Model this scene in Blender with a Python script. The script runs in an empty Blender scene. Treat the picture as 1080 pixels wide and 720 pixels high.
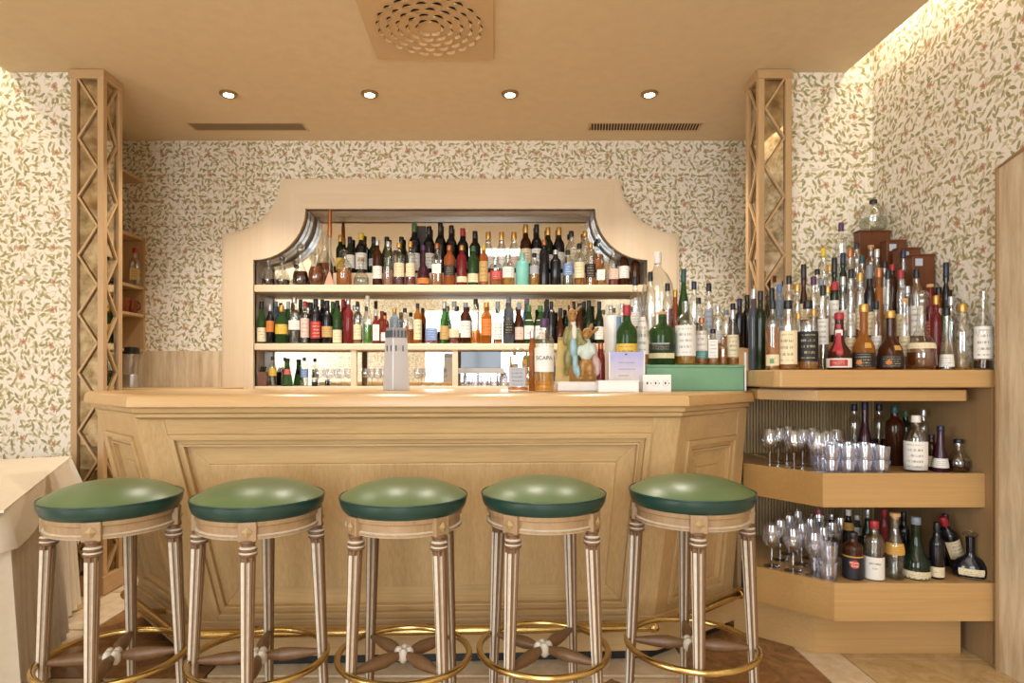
import bpy, bmesh, math, random
from mathutils import Vector, Matrix
from mathutils.geometry import tessellate_polygon
random.seed(7)
scene = bpy.context.scene
COL = scene.collection

# ------------------------------------------------------------------ camera
F, CX, CY, CH = 662.0, 521.0, 395.0, 1.17        # focal length / principal point in the 1080x720 frame, eye height
cam_d = bpy.data.cameras.new('camera'); cam = bpy.data.objects.new('camera', cam_d); COL.objects.link(cam)
cam.location = (0, 0, CH); cam.rotation_euler = (math.pi/2, 0, 0)
cam_d.sensor_width = 36; cam_d.lens = F/1080*36
cam_d.shift_x = (540-CX)/1080; cam_d.shift_y = (CY-360)/1080
cam_d.clip_start = 0.02; cam_d.clip_end = 100
scene.camera = cam
# ------------------------------------------------------------------ world, exposure
w = bpy.data.worlds.new('world'); scene.world = w; w.use_nodes = True
w.node_tree.nodes['Background'].inputs[0].default_value = (0.86, 0.93, 1.0, 1)
w.node_tree.nodes['Background'].inputs[1].default_value = 1.0
vs = scene.view_settings
vs.view_transform = 'Standard'; vs.look = 'None'; vs.exposure = 0.5; vs.gamma = 1.0; vs.use_curve_mapping = False
try:
    cy = scene.cycles
    cy.max_bounces = 10; cy.diffuse_bounces = 4; cy.glossy_bounces = 4
    cy.transmission_bounces = 6; cy.transparent_max_bounces = 40
    cy.caustics_reflective = False; cy.caustics_refractive = False
    cy.sample_clamp_indirect = 6.0
except Exception:
    pass
# ------------------------------------------------------------------ large lights: daylight in the rear window and in an added left one, cove strips
def area(name, loc, rot, sx, sy, power, col):
    d = bpy.data.lights.new(name, 'AREA'); d.shape = 'RECTANGLE'; d.size = sx; d.size_y = sy
    d.energy = power; d.color = col
    o = bpy.data.objects.new(name, d); o.location = loc; o.rotation_euler = rot; COL.objects.link(o); return o
WINDOWS = [(-1.42, 0.78)]                         # window opening in the rear wall (x range)
for k, (a, b) in enumerate(WINDOWS):
    area('window_daylight', ((a+b)/2, -3.56, 1.55), (math.radians(90), 0, 0), b-a, 1.9, 110, (0.84, 0.93, 1.0))
area('window_daylight', (-4.66, -2.15, 1.55), (math.radians(90), 0, math.radians(-90)), 2.4, 1.9, 150, (0.84, 0.93, 1.0))  # side daylight for the added left window, out of view
area('cove_strip_light', (1.962, 0.6, 2.96), (0, 0, 0), 0.05, 5.4, 12, (1.0, 0.86, 0.62))
area('cove_strip_light', (-2.72, 0.6, 2.96), (0, 0, 0), 0.05, 5.4, 15, (1.0, 0.86, 0.62))

# ------------------------------------------------------------------ helpers
def UP(x, y, Y):                                   # a point seen at pixel (x, y) and standing at depth Y
    return Vector(((x-CX)*Y/F, Y, CH-(y-CY)*Y/F))
def XX(x, Y): return (x-CX)*Y/F
def ZZ(y, Y): return CH-(y-CY)*Y/F
def lin(c):
    if isinstance(c, str):
        c = c.lstrip('#'); c = [int(c[i:i+2], 16)/255 for i in (0, 2, 4)]
    return tuple(((v/12.92) if v <= 0.04045 else ((v+0.055)/1.055)**2.4) for v in c[:3]) + (1.0,)
MATS = {}
class NT:
    def __init__(s, name):
        s.m = bpy.data.materials.new(name); s.m.use_nodes = True; s.t = s.m.node_tree
        s.p = s.t.nodes['Principled BSDF']; s.out = s.t.nodes['Material Output']
    def n(s, kind, **kw):
        o = s.t.nodes.new('ShaderNode'+kind)
        for k, v in kw.items():
            if k.startswith('i_'):
                o.inputs[k[2:].replace('_', ' ')].default_value = v
            else: setattr(o, k, v)
        return o
    def l(s, a, ao, b, bi): s.t.links.new(a.outputs[ao], b.inputs[bi])
    def math(s, op, a, b=None, c=None):
        o = s.t.nodes.new('ShaderNodeMath'); o.operation = op
        for i, v in enumerate((a, b, c)):
            if v is None: continue
            if isinstance(v, (int, float)): o.inputs[i].default_value = v
            else: s.t.links.new(v, o.inputs[i])
        return o.outputs[0]
    def mix(s, fac, a, b):
        o = s.t.nodes.new('ShaderNodeMix'); o.data_type = 'RGBA'
        for i, v in ((0, fac), (6, a), (7, b)):
            if isinstance(v, (int, float, tuple)): o.inputs[i].default_value = v
            else: s.t.links.new(v, o.inputs[i])
        return o.outputs[2]
def plain(name, c, rough=0.5, metal=0.0, var=0.06, scale=30, bump=0.0, spec=0.5):
    if name in MATS: return MATS[name]
    t = NT(name); c = lin(c)
    nz = t.n('TexNoise'); nz.inputs['Scale'].default_value = scale; nz.inputs['Detail'].default_value = 4
    tc = t.n('TexCoord'); t.l(tc, 'Object', nz, 'Vector')
    dk = tuple(v*(1-var*2) for v in c[:3])+(1,); lt = tuple(min(1, v*(1+var)) for v in c[:3])+(1,)
    t.t.links.new(t.mix(nz.outputs['Fac'], dk, lt), t.p.inputs['Base Color'])
    t.p.inputs['Roughness'].default_value = rough; t.p.inputs['Metallic'].default_value = metal
    t.p.inputs['Specular IOR Level'].default_value = spec
    if bump:
        b = t.n('Bump'); b.inputs['Strength'].default_value = bump; b.inputs['Distance'].default_value = 0.004
        t.l(nz, 'Fac', b, 'Height'); t.l(b, 'Normal', t.p, 'Normal')
    MATS[name] = t.m; return t.m
def wood(name, c1, c2, axis='x', rough=0.42, fine=60.0, along=2.0, contrast=1.0):
    if name in MATS: return MATS[name]
    t = NT(name); tc = t.n('TexCoord'); mp = t.n('Mapping')
    sc = [fine]*3; sc['xyz'.index(axis)] = along
    mp.inputs['Scale'].default_value = sc; t.l(tc, 'Object', mp, 'Vector')
    n1 = t.n('TexNoise'); n1.inputs['Scale'].default_value = 1.0; n1.inputs['Detail'].default_value = 5; n1.inputs['Roughness'].default_value = 0.65
    n1.inputs['Distortion'].default_value = 0.6
    t.l(mp, 'Vector', n1, 'Vector')
    mp2 = t.n('Mapping'); sc2 = [7.0]*3; sc2['xyz'.index(axis)] = 0.8; mp2.inputs['Scale'].default_value = sc2
    t.l(tc, 'Object', mp2, 'Vector')
    n2 = t.n('TexNoise'); n2.inputs['Scale'].default_value = 1.0; n2.inputs['Detail'].default_value = 3
    t.l(mp2, 'Vector', n2, 'Vector')
    f = t.math('MULTIPLY_ADD', n1.outputs['Fac'], 0.65*contrast, 0.0); g = t.math('MULTIPLY_ADD', n2.outputs['Fac'], 0.55*contrast, f)
    g = t.math('SUBTRACT', g, 0.1*contrast)
    t.t.links.new(t.mix(g, lin(c1), lin(c2)), t.p.inputs['Base Color'])
    t.p.inputs['Roughness'].default_value = rough
    b = t.n('Bump'); b.inputs['Strength'].default_value = 0.15; b.inputs['Distance'].default_value = 0.002
    t.l(n1, 'Fac', b, 'Height'); t.l(b, 'Normal', t.p, 'Normal')
    MATS[name] = t.m; return t.m
def emit(name, c, s):
    if name in MATS: return MATS[name]
    t = NT(name); t.p.inputs['Base Color'].default_value = (0, 0, 0, 1)
    t.p.inputs['Emission Color'].default_value = lin(c); t.p.inputs['Emission Strength'].default_value = s
    MATS[name] = t.m; return t.m
def clear_glass(name, tint, edge, refl=0.06, rough=0.03):   # thin-walled glass: see-through, darker and shinier toward its rims
    if name in MATS: return MATS[name]
    t = NT(name); t.t.nodes.remove(t.p)
    lw = t.n('LayerWeight'); lw.inputs['Blend'].default_value = 0.35
    p = t.math('POWER', lw.outputs['Facing'], 2.2)
    tr = t.n('BsdfTransparent'); t.t.links.new(t.mix(p, lin(tint), lin(edge)), tr.inputs['Color'])
    gl = t.n('BsdfGlossy'); gl.inputs['Roughness'].default_value = rough; gl.inputs['Color'].default_value = (1, 1, 1, 1)
    mx = t.n('MixShader'); t.t.links.new(t.math('MULTIPLY_ADD', p, 0.5, refl), mx.inputs[0])
    t.l(tr, 0, mx, 1); t.l(gl, 0, mx, 2); t.l(mx, 0, t.out, 'Surface')
    MATS[name] = t.m; return t.m
def tinted(name, c, see=0.5, rough=0.08):             # liquid or coloured glass: partly see-through body of colour with a gloss
    if name in MATS: return MATS[name]
    t = NT(name); c = lin(c)
    t.p.inputs['Base Color'].default_value = c; t.p.inputs['Roughness'].default_value = rough
    tr = t.n('BsdfTransparent'); tr.inputs['Color'].default_value = tuple(min(1, v**0.7) for v in c[:3])+(1,)
    lw = t.n('LayerWeight'); lw.inputs['Blend'].default_value = 0.3
    f = t.math('MULTIPLY_ADD', lw.outputs['Facing'], 0.5*see, 1-see)
    mx = t.n('MixShader'); t.t.links.new(f, mx.inputs[0])
    t.l(tr, 0, mx, 1); t.l(t.p, 0, mx, 2); t.l(mx, 0, t.out, 'Surface')
    MATS[name] = t.m; return t.m
def paper(name, c, ink='#3a3230'):                    # a printed label: rows of small print inside a margin
    if name in MATS: return MATS[name]
    t = NT(name); tc = t.n('TexCoord'); sp = t.n('SeparateXYZ'); t.l(tc, 'Generated', sp, 0)
    oi = t.n('ObjectInfo'); 
    rows = t.math('FRACT', t.math('MULTIPLY', sp.outputs['Z'], 5.0))
    inrow = t.math('LESS_THAN', t.math('ABSOLUTE', t.math('SUBTRACT', rows, 0.5)), 0.2)
    mp = t.n('Mapping'); mp.inputs['Scale'].default_value = (26, 0.1, 5); t.l(tc, 'Generated', mp, 'Vector')
    cb = t.n('CombineXYZ'); t.t.links.new(t.math('MULTIPLY', oi.outputs['Random'], 90), cb.inputs[2]); t.t.links.new(t.math('MULTIPLY', oi.outputs['Random'], 50), cb.inputs[0])
    va = t.n('VectorMath', operation='ADD'); t.l(mp, 0, va, 0); t.l(cb, 0, va, 1)
    nz = t.n('TexNoise'); nz.inputs['Scale'].default_value = 1; nz.inputs['Detail'].default_value = 1; t.l(va, 0, nz, 'Vector')
    ltr = t.math('GREATER_THAN', nz.outputs['Fac'], 0.5)
    mx = t.math('LESS_THAN', t.math('ABSOLUTE', t.math('SUBTRACT', sp.outputs['X'], 0.5)), 0.33)
    mz = t.math('LESS_THAN', t.math('ABSOLUTE', t.math('SUBTRACT', sp.outputs['Z'], 0.5)), 0.4)
    k = t.math('MULTIPLY', t.math('MULTIPLY', inrow, ltr), t.math('MULTIPLY', mx, mz))
    k = t.math('MULTIPLY', k, 0.6)
    t.t.links.new(t.mix(k, lin(c), lin(ink)), t.p.inputs['Base Color']); t.p.inputs['Roughness'].default_value = 0.55
    MATS[name] = t.m; return t.m

class MB:
    def __init__(s): s.v = []; s.f = []; s.mi = []; s.cur = 0
    def add(s, vs, fs):
        b = len(s.v); s.v += [tuple(q) for q in vs]; s.f += [tuple(i+b for i in f) for f in fs]; s.mi += [s.cur]*len(fs); return s
    def box(s, x0, x1, y0, y1, z0, z1):
        return s.hexa([(x0,y0,z0),(x1,y0,z0),(x1,y1,z0),(x0,y1,z0),(x0,y0,z1),(x1,y0,z1),(x1,y1,z1),(x0,y1,z1)])
    def hexa(s, p): return s.add(p, [(3,2,1,0),(4,5,6,7),(0,1,5,4),(1,2,6,5),(2,3,7,6),(3,0,4,7)])
    def prism(s, poly, z0, z1, cap=True):              # vertical prism on a plan polygon (counter-clockwise)
        n = len(poly); vs = [(p[0],p[1],z0) for p in poly]+[(p[0],p[1],z1) for p in poly]
        fs = [(i,(i+1)%n,n+(i+1)%n,n+i) for i in range(n)]
        if cap: fs += [tuple(range(n-1,-1,-1)), tuple(range(n,2*n))]
        return s.add(vs, fs)
    def loft(s, rings, closed=True, caps=True):        # rings of equal point counts
        n = len(rings[0]); vs = [q for r in rings for q in r]; fs = []
        for k in range(len(rings)-1):
            for i in range(n if closed else n-1):
                j = (i+1) % n
                fs.append((k*n+i, k*n+j, (k+1)*n+j, (k+1)*n+i))
        if caps: fs += [tuple(range(n-1,-1,-1)), tuple(range((len(rings)-1)*n, len(rings)*n))]
        return s.add(vs, fs)
    def lathe(s, prof, seg=16, c=(0,0,0), cs=None, caps=True, a0=0.0):
        rings = []
        for (r, z) in prof:
            ring = []
            for i in range(seg):
                a = a0+2*math.pi*i/seg; k = cs(a, r, z) if cs else 1.0
                if isinstance(k, tuple): ring.append((c[0]+r*k[0]*math.cos(a), c[1]+r*k[1]*math.sin(a), c[2]+z))
                else: ring.append((c[0]+r*k*math.cos(a), c[1]+r*k*math.sin(a), c[2]+z))
            rings.append(ring)
        return s.loft(rings, True, caps)
    def tube(s, pts, r, seg=8, closed=False, caps=True):
        P = [Vector(p) for p in pts]; n = len(P); rings = []; up = None
        for i in range(n):
            if closed: d = (P[(i+1)%n]-P[i-1]).normalized()
            else: d = (P[min(i+1,n-1)]-P[max(i-1,0)]).normalized()
            if up is None: up = d.orthogonal().normalized()
            up = (up-d*up.dot(d)); up = up.normalized() if up.length > 1e-6 else d.orthogonal().normalized()
            b = d.cross(up); rr = r[i] if isinstance(r, (list, tuple)) else r
            rings.append([tuple(P[i]+up*rr*math.cos(2*math.pi*k/seg)+b*rr*math.sin(2*math.pi*k/seg)) for k in range(seg)])
        if closed:
            rings.append(rings[0]); return s.loft(rings, True, False)
        return s.loft(rings, True, caps)
    def bar(s, p0, p1, w, h, up=(0,0,1)):              # rectangular bar between two points
        a, b = Vector(p0), Vector(p1); d = (b-a).normalized(); u = Vector(up); side = d.cross(u).normalized(); u = side.cross(d).normalized()
        q = []
        for p in (a, b):
            for (i, j) in ((-1,-1),(1,-1),(1,1),(-1,1)): q.append(p+side*(w/2*i)+u*(h/2*j))
        return s.hexa([q[0],q[1],q[2],q[3],q[4],q[5],q[6],q[7]])
    def ell(s, c, r, rot=None, seg=14, rings=9):
        M = Matrix.Rotation(rot[0], 3, 'X') @ Matrix.Rotation(rot[1], 3, 'Y') @ Matrix.Rotation(rot[2], 3, 'Z') if rot else Matrix.Identity(3)
        R = []
        for k in range(1, rings):
            t = math.pi*k/rings; R.append([tuple(Vector(c)+M @ Vector((r[0]*math.sin(t)*math.cos(2*math.pi*i/seg), r[1]*math.sin(t)*math.sin(2*math.pi*i/seg), -r[2]*math.cos(t)))) for i in range(seg)])
        return s.loft(R, True, True)
    def quad(s, Q, poly, d0, d1):                      # prism on a bilinear patch Q = (TL, TR, BR, BL), poly in (s, t), raised from d0 to d1
        TL, TR, BR, BL = [Vector(q) for q in Q]; nrm = (BL-TL).cross(TR-TL).normalized()
        def at(u, v, d): return (TL*(1-u)+TR*u)*(1-v)+(BL*(1-u)+BR*u)*v + nrm*d
        n = len(poly); vs = [at(u, v, d0) for u, v in poly]+[at(u, v, d1) for u, v in poly]
        fs = [(i,(i+1)%n,n+(i+1)%n,n+i) for i in range(n)]+[tuple(range(n-1,-1,-1)), tuple(range(n,2*n))]
        return s.add(vs, fs)
    def obj(s, name, mat, parent=None, smooth=False, bevel=0.0, base=True):
        off = Vector((0,0,0))
        if parent is not None: off = wloc(parent)
        elif base and s.v:
            xs, ys, zs = zip(*s.v); off = Vector(((min(xs)+max(xs))/2, (min(ys)+max(ys))/2, min(zs)))
        me = bpy.data.meshes.new(name); me.from_pydata([(x-off.x, y-off.y, z-off.z) for x, y, z in s.v], [], s.f)
        for m in (mat if isinstance(mat, (list, tuple)) else [mat]): me.materials.append(m)
        me.polygons.foreach_set('material_index', s.mi)
        bm = bmesh.new(); bm.from_mesh(me); bmesh.ops.recalc_face_normals(bm, faces=bm.faces); bm.to_mesh(me); bm.free()
        if smooth:
            me.polygons.foreach_set('use_smooth', [True]*len(me.polygons))
            try: me.set_sharp_from_angle(angle=math.radians(smooth if smooth is not True else 40))
            except Exception: pass
        o = bpy.data.objects.new(name, me); COL.objects.link(o)
        if parent is not None: o.parent = parent
        else: o.location = off
        if bevel:
            b = o.modifiers.new('bevel', 'BEVEL'); b.width = bevel; b.segments = 2; b.limit_method = 'ANGLE'
        return o
def wloc(o):
    p = Vector(o.location)
    while o.parent: o = o.parent; p = p+Vector(o.location)
    return p
def thing(name, loc, label, cat, group=None, rz=0.0):
    o = bpy.data.objects.new(name, None); o.empty_display_size = 0.05; COL.objects.link(o)
    o.location = loc; o.rotation_euler = (0, 0, rz); return tag(o, label, cat, group)
def tag(o, label, cat, group=None):
    o['label'] = label; o['category'] = cat
    if group: o['group'] = group
    return o
def struct(o, label=None):
    o['kind'] = 'structure'
    if label: o['label'] = label
    return o
def clone(root, loc, rz, label, group=None):
    r = root.copy(); COL.objects.link(r); r.location = loc; r.rotation_euler = (0, 0, rz); r['label'] = label
    if group: r['group'] = group
    for ch in list(root.children):
        c = ch.copy(); COL.objects.link(c); c.parent = r
        for g in list(ch.children):
            d = g.copy(); COL.objects.link(d); d.parent = c
    return r
def text(s, name, size, loc, rot, mat, parent=None, ext=0.0004):
    cu = bpy.data.curves.new(name, 'FONT'); cu.body = s; cu.size = size; cu.align_x = 'CENTER'; cu.align_y = 'CENTER'; cu.extrude = ext
    tmp = bpy.data.objects.new(name, cu); COL.objects.link(tmp)
    me = bpy.data.meshes.new_from_object(tmp.evaluated_get(bpy.context.evaluated_depsgraph_get())); bpy.data.objects.remove(tmp)
    me.materials.clear(); me.materials.append(mat); o = bpy.data.objects.new(name, me); COL.objects.link(o)
    o.parent = parent; o.location = loc; o.rotation_euler = rot; return o
# ------------------------------------------------------------------ materials
def wallpaper():
    t = NT('floral_wallpaper'); geo = t.n('NewGeometry'); sp = t.n('SeparateXYZ'); t.l(geo, 'Position', sp, 0)
    u = t.math('ADD', sp.outputs['X'], sp.outputs['Y']); z = sp.outputs['Z']
    def vec(su, sz, ou=0.0, oz=0.0):
        c = t.n('CombineXYZ'); t.t.links.new(t.math('MULTIPLY_ADD', u, su, ou), c.inputs[0]); t.t.links.new(t.math('MULTIPLY_ADD', z, sz, oz), c.inputs[1]); return c
    def petals(scale, ou, oz, rnd, n, R, power, thr=-1):
        c = vec(scale, scale, ou, oz); v = t.n('TexVoronoi', voronoi_dimensions='2D'); v.inputs['Scale'].default_value = 1; v.inputs['Randomness'].default_value = rnd
        t.l(c, 0, v, 'Vector'); d = t.n('VectorMath', operation='SUBTRACT'); t.l(c, 0, d, 0); t.l(v, 'Position', d, 1)
        s2 = t.n('SeparateXYZ'); t.l(d, 0, s2, 0); cs = t.n('SeparateColor'); t.l(v, 'Color', cs, 0)
        ang = t.math('ARCTAN2', s2.outputs['Y'], s2.outputs['X'])
        a = t.math('ADD', t.math('MULTIPLY', ang, n/2.0), t.math('MULTIPLY', cs.outputs[0], 6.28))
        rad = t.math('MULTIPLY', t.math('POWER', t.math('ABSOLUTE', t.math('COSINE', a)), power), R)
        m = t.math('LESS_THAN', v.outputs['Distance'], rad)
        if thr >= 0: m = t.math('MULTIPLY', m, t.math('LESS_THAN', cs.outputs[1], thr))
        return m, cs
    base = lin('#ebe3d8')
    nz = t.n('TexNoise'); nz.inputs['Scale'].default_value = 1; nz.inputs['Detail'].default_value = 1; t.l(vec(13, 13), 0, nz, 'Vector')
    stem = t.math('LESS_THAN', t.math('ABSOLUTE', t.math('SUBTRACT', nz.outputs['Fac'], 0.5)), 0.010)
    col = t.mix(t.math('MULTIPLY', stem, 0.5), base, lin('#b3a486'))
    def leaf(scale, ou, oz, L, W, thr, rot=0.0):        # one pointed leaf per cell, turned at random
        c = vec(scale, scale, ou, oz); v = t.n('TexVoronoi', voronoi_dimensions='2D'); v.inputs['Scale'].default_value = 1; v.inputs['Randomness'].default_value = 0.8
        t.l(c, 0, v, 'Vector'); d = t.n('VectorMath', operation='SUBTRACT'); t.l(c, 0, d, 0); t.l(v, 'Position', d, 1)
        cs = t.n('SeparateColor'); t.l(v, 'Color', cs, 0); r = t.n('VectorRotate', rotation_type='Z_AXIS'); t.l(d, 0, r, 'Vector')
        t.t.links.new(t.math('MULTIPLY_ADD', cs.outputs[0], 6.28, rot), r.inputs['Angle']); s2 = t.n('SeparateXYZ'); t.l(r, 0, s2, 0)
        q = t.math('DIVIDE', s2.outputs['X'], L); w_ = t.math('MULTIPLY', t.math('SUBTRACT', 1.0, t.math('MULTIPLY', q, q)), W)
        m = t.math('LESS_THAN', t.math('ABSOLUTE', s2.outputs['Y']), w_)
        return t.math('MULTIPLY', m, t.math('LESS_THAN', cs.outputs[1], thr)), cs
    for (sc_, a_, b_, L, W, thr, c1, c2, al) in ((30, 3.3, 1.7, 0.45, 0.15, 0.65, '#d6c8a6', '#c4b48a', 0.8), (25, 0.4, 0.2, 0.46, 0.17, 0.7, '#bcae7e', '#c8b489', 0.85),
                                             (27, 7.1, 4.4, 0.47, 0.16, 0.7, '#93905f', '#aba070', 0.9), (23, 2.6, 9.7, 0.47, 0.17, 0.65, '#85855a', '#a0965f', 0.9)):
        m, c = leaf(sc_, a_, b_, L, W, thr); col = t.mix(t.math('MULTIPLY', m, al), col, t.mix(c.outputs[2], lin(c1), lin(c2)))
    m, c = petals(5.8, 1.3, 6.4, 0.22, 5, 0.115, 0.4); col = t.mix(t.math('MULTIPLY', m, 0.85), col, t.mix(c.outputs[2], lin('#bb9478'), lin('#c2a07e')))
    m, c = petals(5.8, 1.3, 6.4, 0.22, 2, 0.05, 0.1); col = t.mix(t.math('MULTIPLY', m, 0.9), col, lin('#ae735e'))
    t.t.links.new(col, t.p.inputs['Base Color']); t.p.inputs['Roughness'].default_value = 0.75
    return t.m
WALLP = wallpaper()
def travertine():
    t = NT('travertine_stone'); tc = t.n('TexCoord'); mp = t.n('Mapping'); mp.inputs['Scale'].default_value = (26, 26, 3.0); t.l(tc, 'Object', mp, 0)
    n = t.n('TexNoise'); n.inputs['Scale'].default_value = 1; n.inputs['Detail'].default_value = 7; n.inputs['Roughness'].default_value = 0.7; t.l(mp, 0, n, 'Vector')
    r = t.n('ValToRGB'); r.color_ramp.elements[0].position = 0.3; r.color_ramp.elements[0].color = lin('#b59c7a'); r.color_ramp.elements[1].position = 0.62; r.color_ramp.elements[1].color = lin('#dbc8aa')
    t.l(n, 'Fac', r, 0); t.l(r, 0, t.p, 'Base Color'); t.p.inputs['Roughness'].default_value = 0.4
    return t.m
TRAV = travertine()
def marble(name, c1, c2, rough=0.18):
    t = NT(name); tc = t.n('TexCoord'); n = t.n('TexNoise'); n.inputs['Scale'].default_value = 9; n.inputs['Detail'].default_value = 8; n.inputs['Distortion'].default_value = 1.2
    n.inputs['Roughness'].default_value = 0.65; t.l(tc, 'Object', n, 'Vector')
    r = t.n('ValToRGB'); r.color_ramp.elements[0].position = 0.32; r.color_ramp.elements[0].color = lin(c1); r.color_ramp.elements[1].position = 0.7; r.color_ramp.elements[1].color = lin(c2)
    t.l(n, 'Fac', r, 0); t.l(r, 0, t.p, 'Base Color'); t.p.inputs['Roughness'].default_value = rough
    return t.m
BROWNM = marble('brown_marble', '#6d4a2c', '#a5794d'); CREAMM = marble('cream_marble', '#cdb492', '#e6d4b8'); BEIGEM = marble('beige_marble', '#b1905f', '#d0b387')
CEIL = plain('sand_plaster', '#dcc7a6', 0.85, var=0.05, scale=14, bump=0.15); ADDGLOW = emit('added_ceiling_glow', '#fffaf2', 2.4)  # glow is an added unseen source: soft fill, white in the niche mirror
OAKX = wood('limed_oak_x', '#957246', '#c8a878', 'x', fine=130, contrast=1.45); OAKZ = wood('limed_oak_z', '#957246', '#c8a878', 'z', fine=130, contrast=1.45)
TOPX = wood('counter_oak', '#b08650', '#d4b180', 'x', 0.28)
CABX = wood('golden_oak_x', '#a27c4c', '#caa36e', 'x', 0.38, fine=110, contrast=1.2); CABZ = wood('golden_oak_z', '#856646', '#a98a60', 'z', 0.45)
COLZ = wood('column_oak_z', '#a5835a', '#caa87c', 'z'); COLX = wood('column_oak_x', '#a5835a', '#caa87c', 'x')
PALEX = wood('pale_wood_x', '#cdb492', '#ecdcc4', 'x', 0.5, fine=110, contrast=0.9); PALEZ = wood('pale_wood_z', '#cdb492', '#ecdcc4', 'z', 0.5, fine=110, contrast=0.9)
STOOLW = wood('stool_wood', '#4a3020', '#84623f', 'z', 0.4, 90, 6); WASH = plain('white_wash_paint', '#cfc4b4', 0.55, var=0.15, scale=60)
STOOLX = wood('stool_wood_washed', '#553a26', '#aa8c68', 'z', 0.45, 60, 14, contrast=1.4)
MAHOG = wood('mahogany', '#4c2714', '#7a4526', 'z', 0.35)
BRASS = plain('polished_brass', '#cdb072', 0.22, 1.0, var=0.05); STEEL = plain('brushed_steel', '#c9ccd6', 0.32, 1.0, var=0.04); CHROME = plain('chrome', '#e4e6ea', 0.08, 1.0, var=0.0)
VINYL = plain('green_vinyl', '#5d7148', 0.34, var=0.05, scale=8, bump=0.05); VINYLS = plain('dark_green_vinyl', '#1a3b35', 0.3, var=0.05, scale=12)
BLACK = plain('black_plastic', '#16161a', 0.4, var=0.05); DARKGAP = plain('black_recess', '#0b0a0a', 0.8, var=0.0)
WHITE = plain('white_gloss', '#ecebe8', 0.35, var=0.02); LINEN = plain('linen', '#ddd0bc', 0.8, var=0.05, scale=40); NAPK = plain('white_linen', '#e9e4da', 0.8, var=0.03, scale=40)
GREENB = plain('green_painted_board', '#7fae8e', 0.55, var=0.08, scale=10)
def mirror(name, c, rough, mott=0.0):
    t = NT(name); t.p.inputs['Metallic'].default_value = 1.0; t.p.inputs['Roughness'].default_value = rough
    if mott:
        tc = t.n('TexCoord'); n = t.n('TexNoise'); n.inputs['Scale'].default_value = 14; n.inputs['Detail'].default_value = 6; t.l(tc, 'Object', n, 'Vector')
        r = t.n('ValToRGB'); r.color_ramp.elements[0].position = 0.38; r.color_ramp.elements[0].color = lin('#a09078'); r.color_ramp.elements[1].position = 0.62; r.color_ramp.elements[1].color = lin(c)
        t.l(n, 'Fac', r, 0); t.l(r, 0, t.p, 'Base Color')
    else: t.p.inputs['Base Color'].default_value = lin(c)
    return t.m
MIRROR = mirror('mirror_glass', '#e3e0d8', 0.02); ANTIQUE = mirror('antique_mirror', '#d8cdb8', 0.05, 1)

# ------------------------------------------------------------------ the room
H, YF, YB, XR, XL, YR = 2.79, 3.367, 4.35, 2.03, -4.6, -3.5
XC0, XC1 = -2.6, 1.885                                 # ceiling slab edges, coves beyond them
# floor slab and its marble tiles
fl = struct(MB().box(XL, XR, YR, 4.6, -0.08, -0.012).obj('floor', BEIGEM), 'marble tiled floor')
def tile(poly, m):
    c = Vector((sum(p[0] for p in poly)/len(poly), sum(p[1] for p in poly)/len(poly)))
    q = [tuple(c+(Vector(p)-c)*(1-0.006/max(0.05, (Vector(p)-c).length))) for p in poly]
    o = MB().prism(q, -0.012, 0.0).obj('tile', m, fl); return o
def rect(x0, x1, y0, y1, m): tile([(x0,y0),(x1,y0),(x1,y1),(x0,y1)], m)
for j in range(9):                                    # pale bands running in depth on both sides
    y = -0.12+j*0.5
    rect(-2.06, -1.84, y, y+0.5, CREAMM); rect(1.285, 1.455, y, y+0.5, CREAMM)
for j in range(5):
    y = -0.12+j*0.9
    rect(1.455, 2.03, y, y+0.9, BEIGEM); rect(-3.0, -2.06, y, y+0.9, BEIGEM); rect(-3.9, -3.0, y, y+0.9, BROWNM)
rect(-1.84, -1.12, 2.42, 3.3, BROWNM); rect(0.78, 1.285, 2.3, 3.3, BROWNM)
rect(-1.12, -0.17, 2.44, 3.3, CREAMM); rect(-0.17, 0.78, 2.44, 3.3, CREAMM)
for i in range(4):                                    # pale strip with brown diamonds in front of the bar
    a = -1.84+i*0.655; b = a+0.655; m_ = (a+b)/2; y0, y1 = 1.79, 2.42
    ym = (y0+y1)/2
    tile([(m_, y0), (b, ym), (m_, y1), (a, ym)], BROWNM)
    tile([(a, y0), (m_, y0), (a, ym)], CREAMM); tile([(m_, y0), (b, y0), (b, ym)], CREAMM)
    tile([(b, ym), (b, y1), (m_, y1)], CREAMM); tile([(a, ym), (m_, y1), (a, y1)], CREAMM)
rect(0.78, 1.285, 1.79, 2.3, BROWNM)
for i in range(5):
    for j in range(3): rect(-1.84+i*0.625, -1.84+(i+1)*0.625, 1.79-(j+1)*0.63, 1.79-j*0.63, BEIGEM if (i+j) % 2 else CREAMM)
# ceiling: sand plaster slab between the two coves, added glowing bay as fill light above the room behind
ce = MB(); ce.box(XC0, XC1, 1.0, YF+0.02, H, H+0.1); ce.box(-2.75, XC1+0.02, YF+0.02, YB+0.3, H, H+0.1)
ce.box(XC0, -1.0, YR, 1.0, H, H+0.1); ce.box(0.55, XC1, YR, 1.0, H, H+0.1)
struct(ce.obj('ceiling', CEIL), 'sand coloured plaster ceiling')
struct(MB().box(-1.0, 0.55, YR, 1.0, H, H+0.1).obj('ceiling', ADDGLOW), 'added glowing white ceiling bay')
struct(MB().box(XL-0.1, XR+0.1, YR-0.1, 4.7, 3.06, 3.12).obj('ceiling', CEIL), 'upper ceiling above the light coves')
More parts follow.
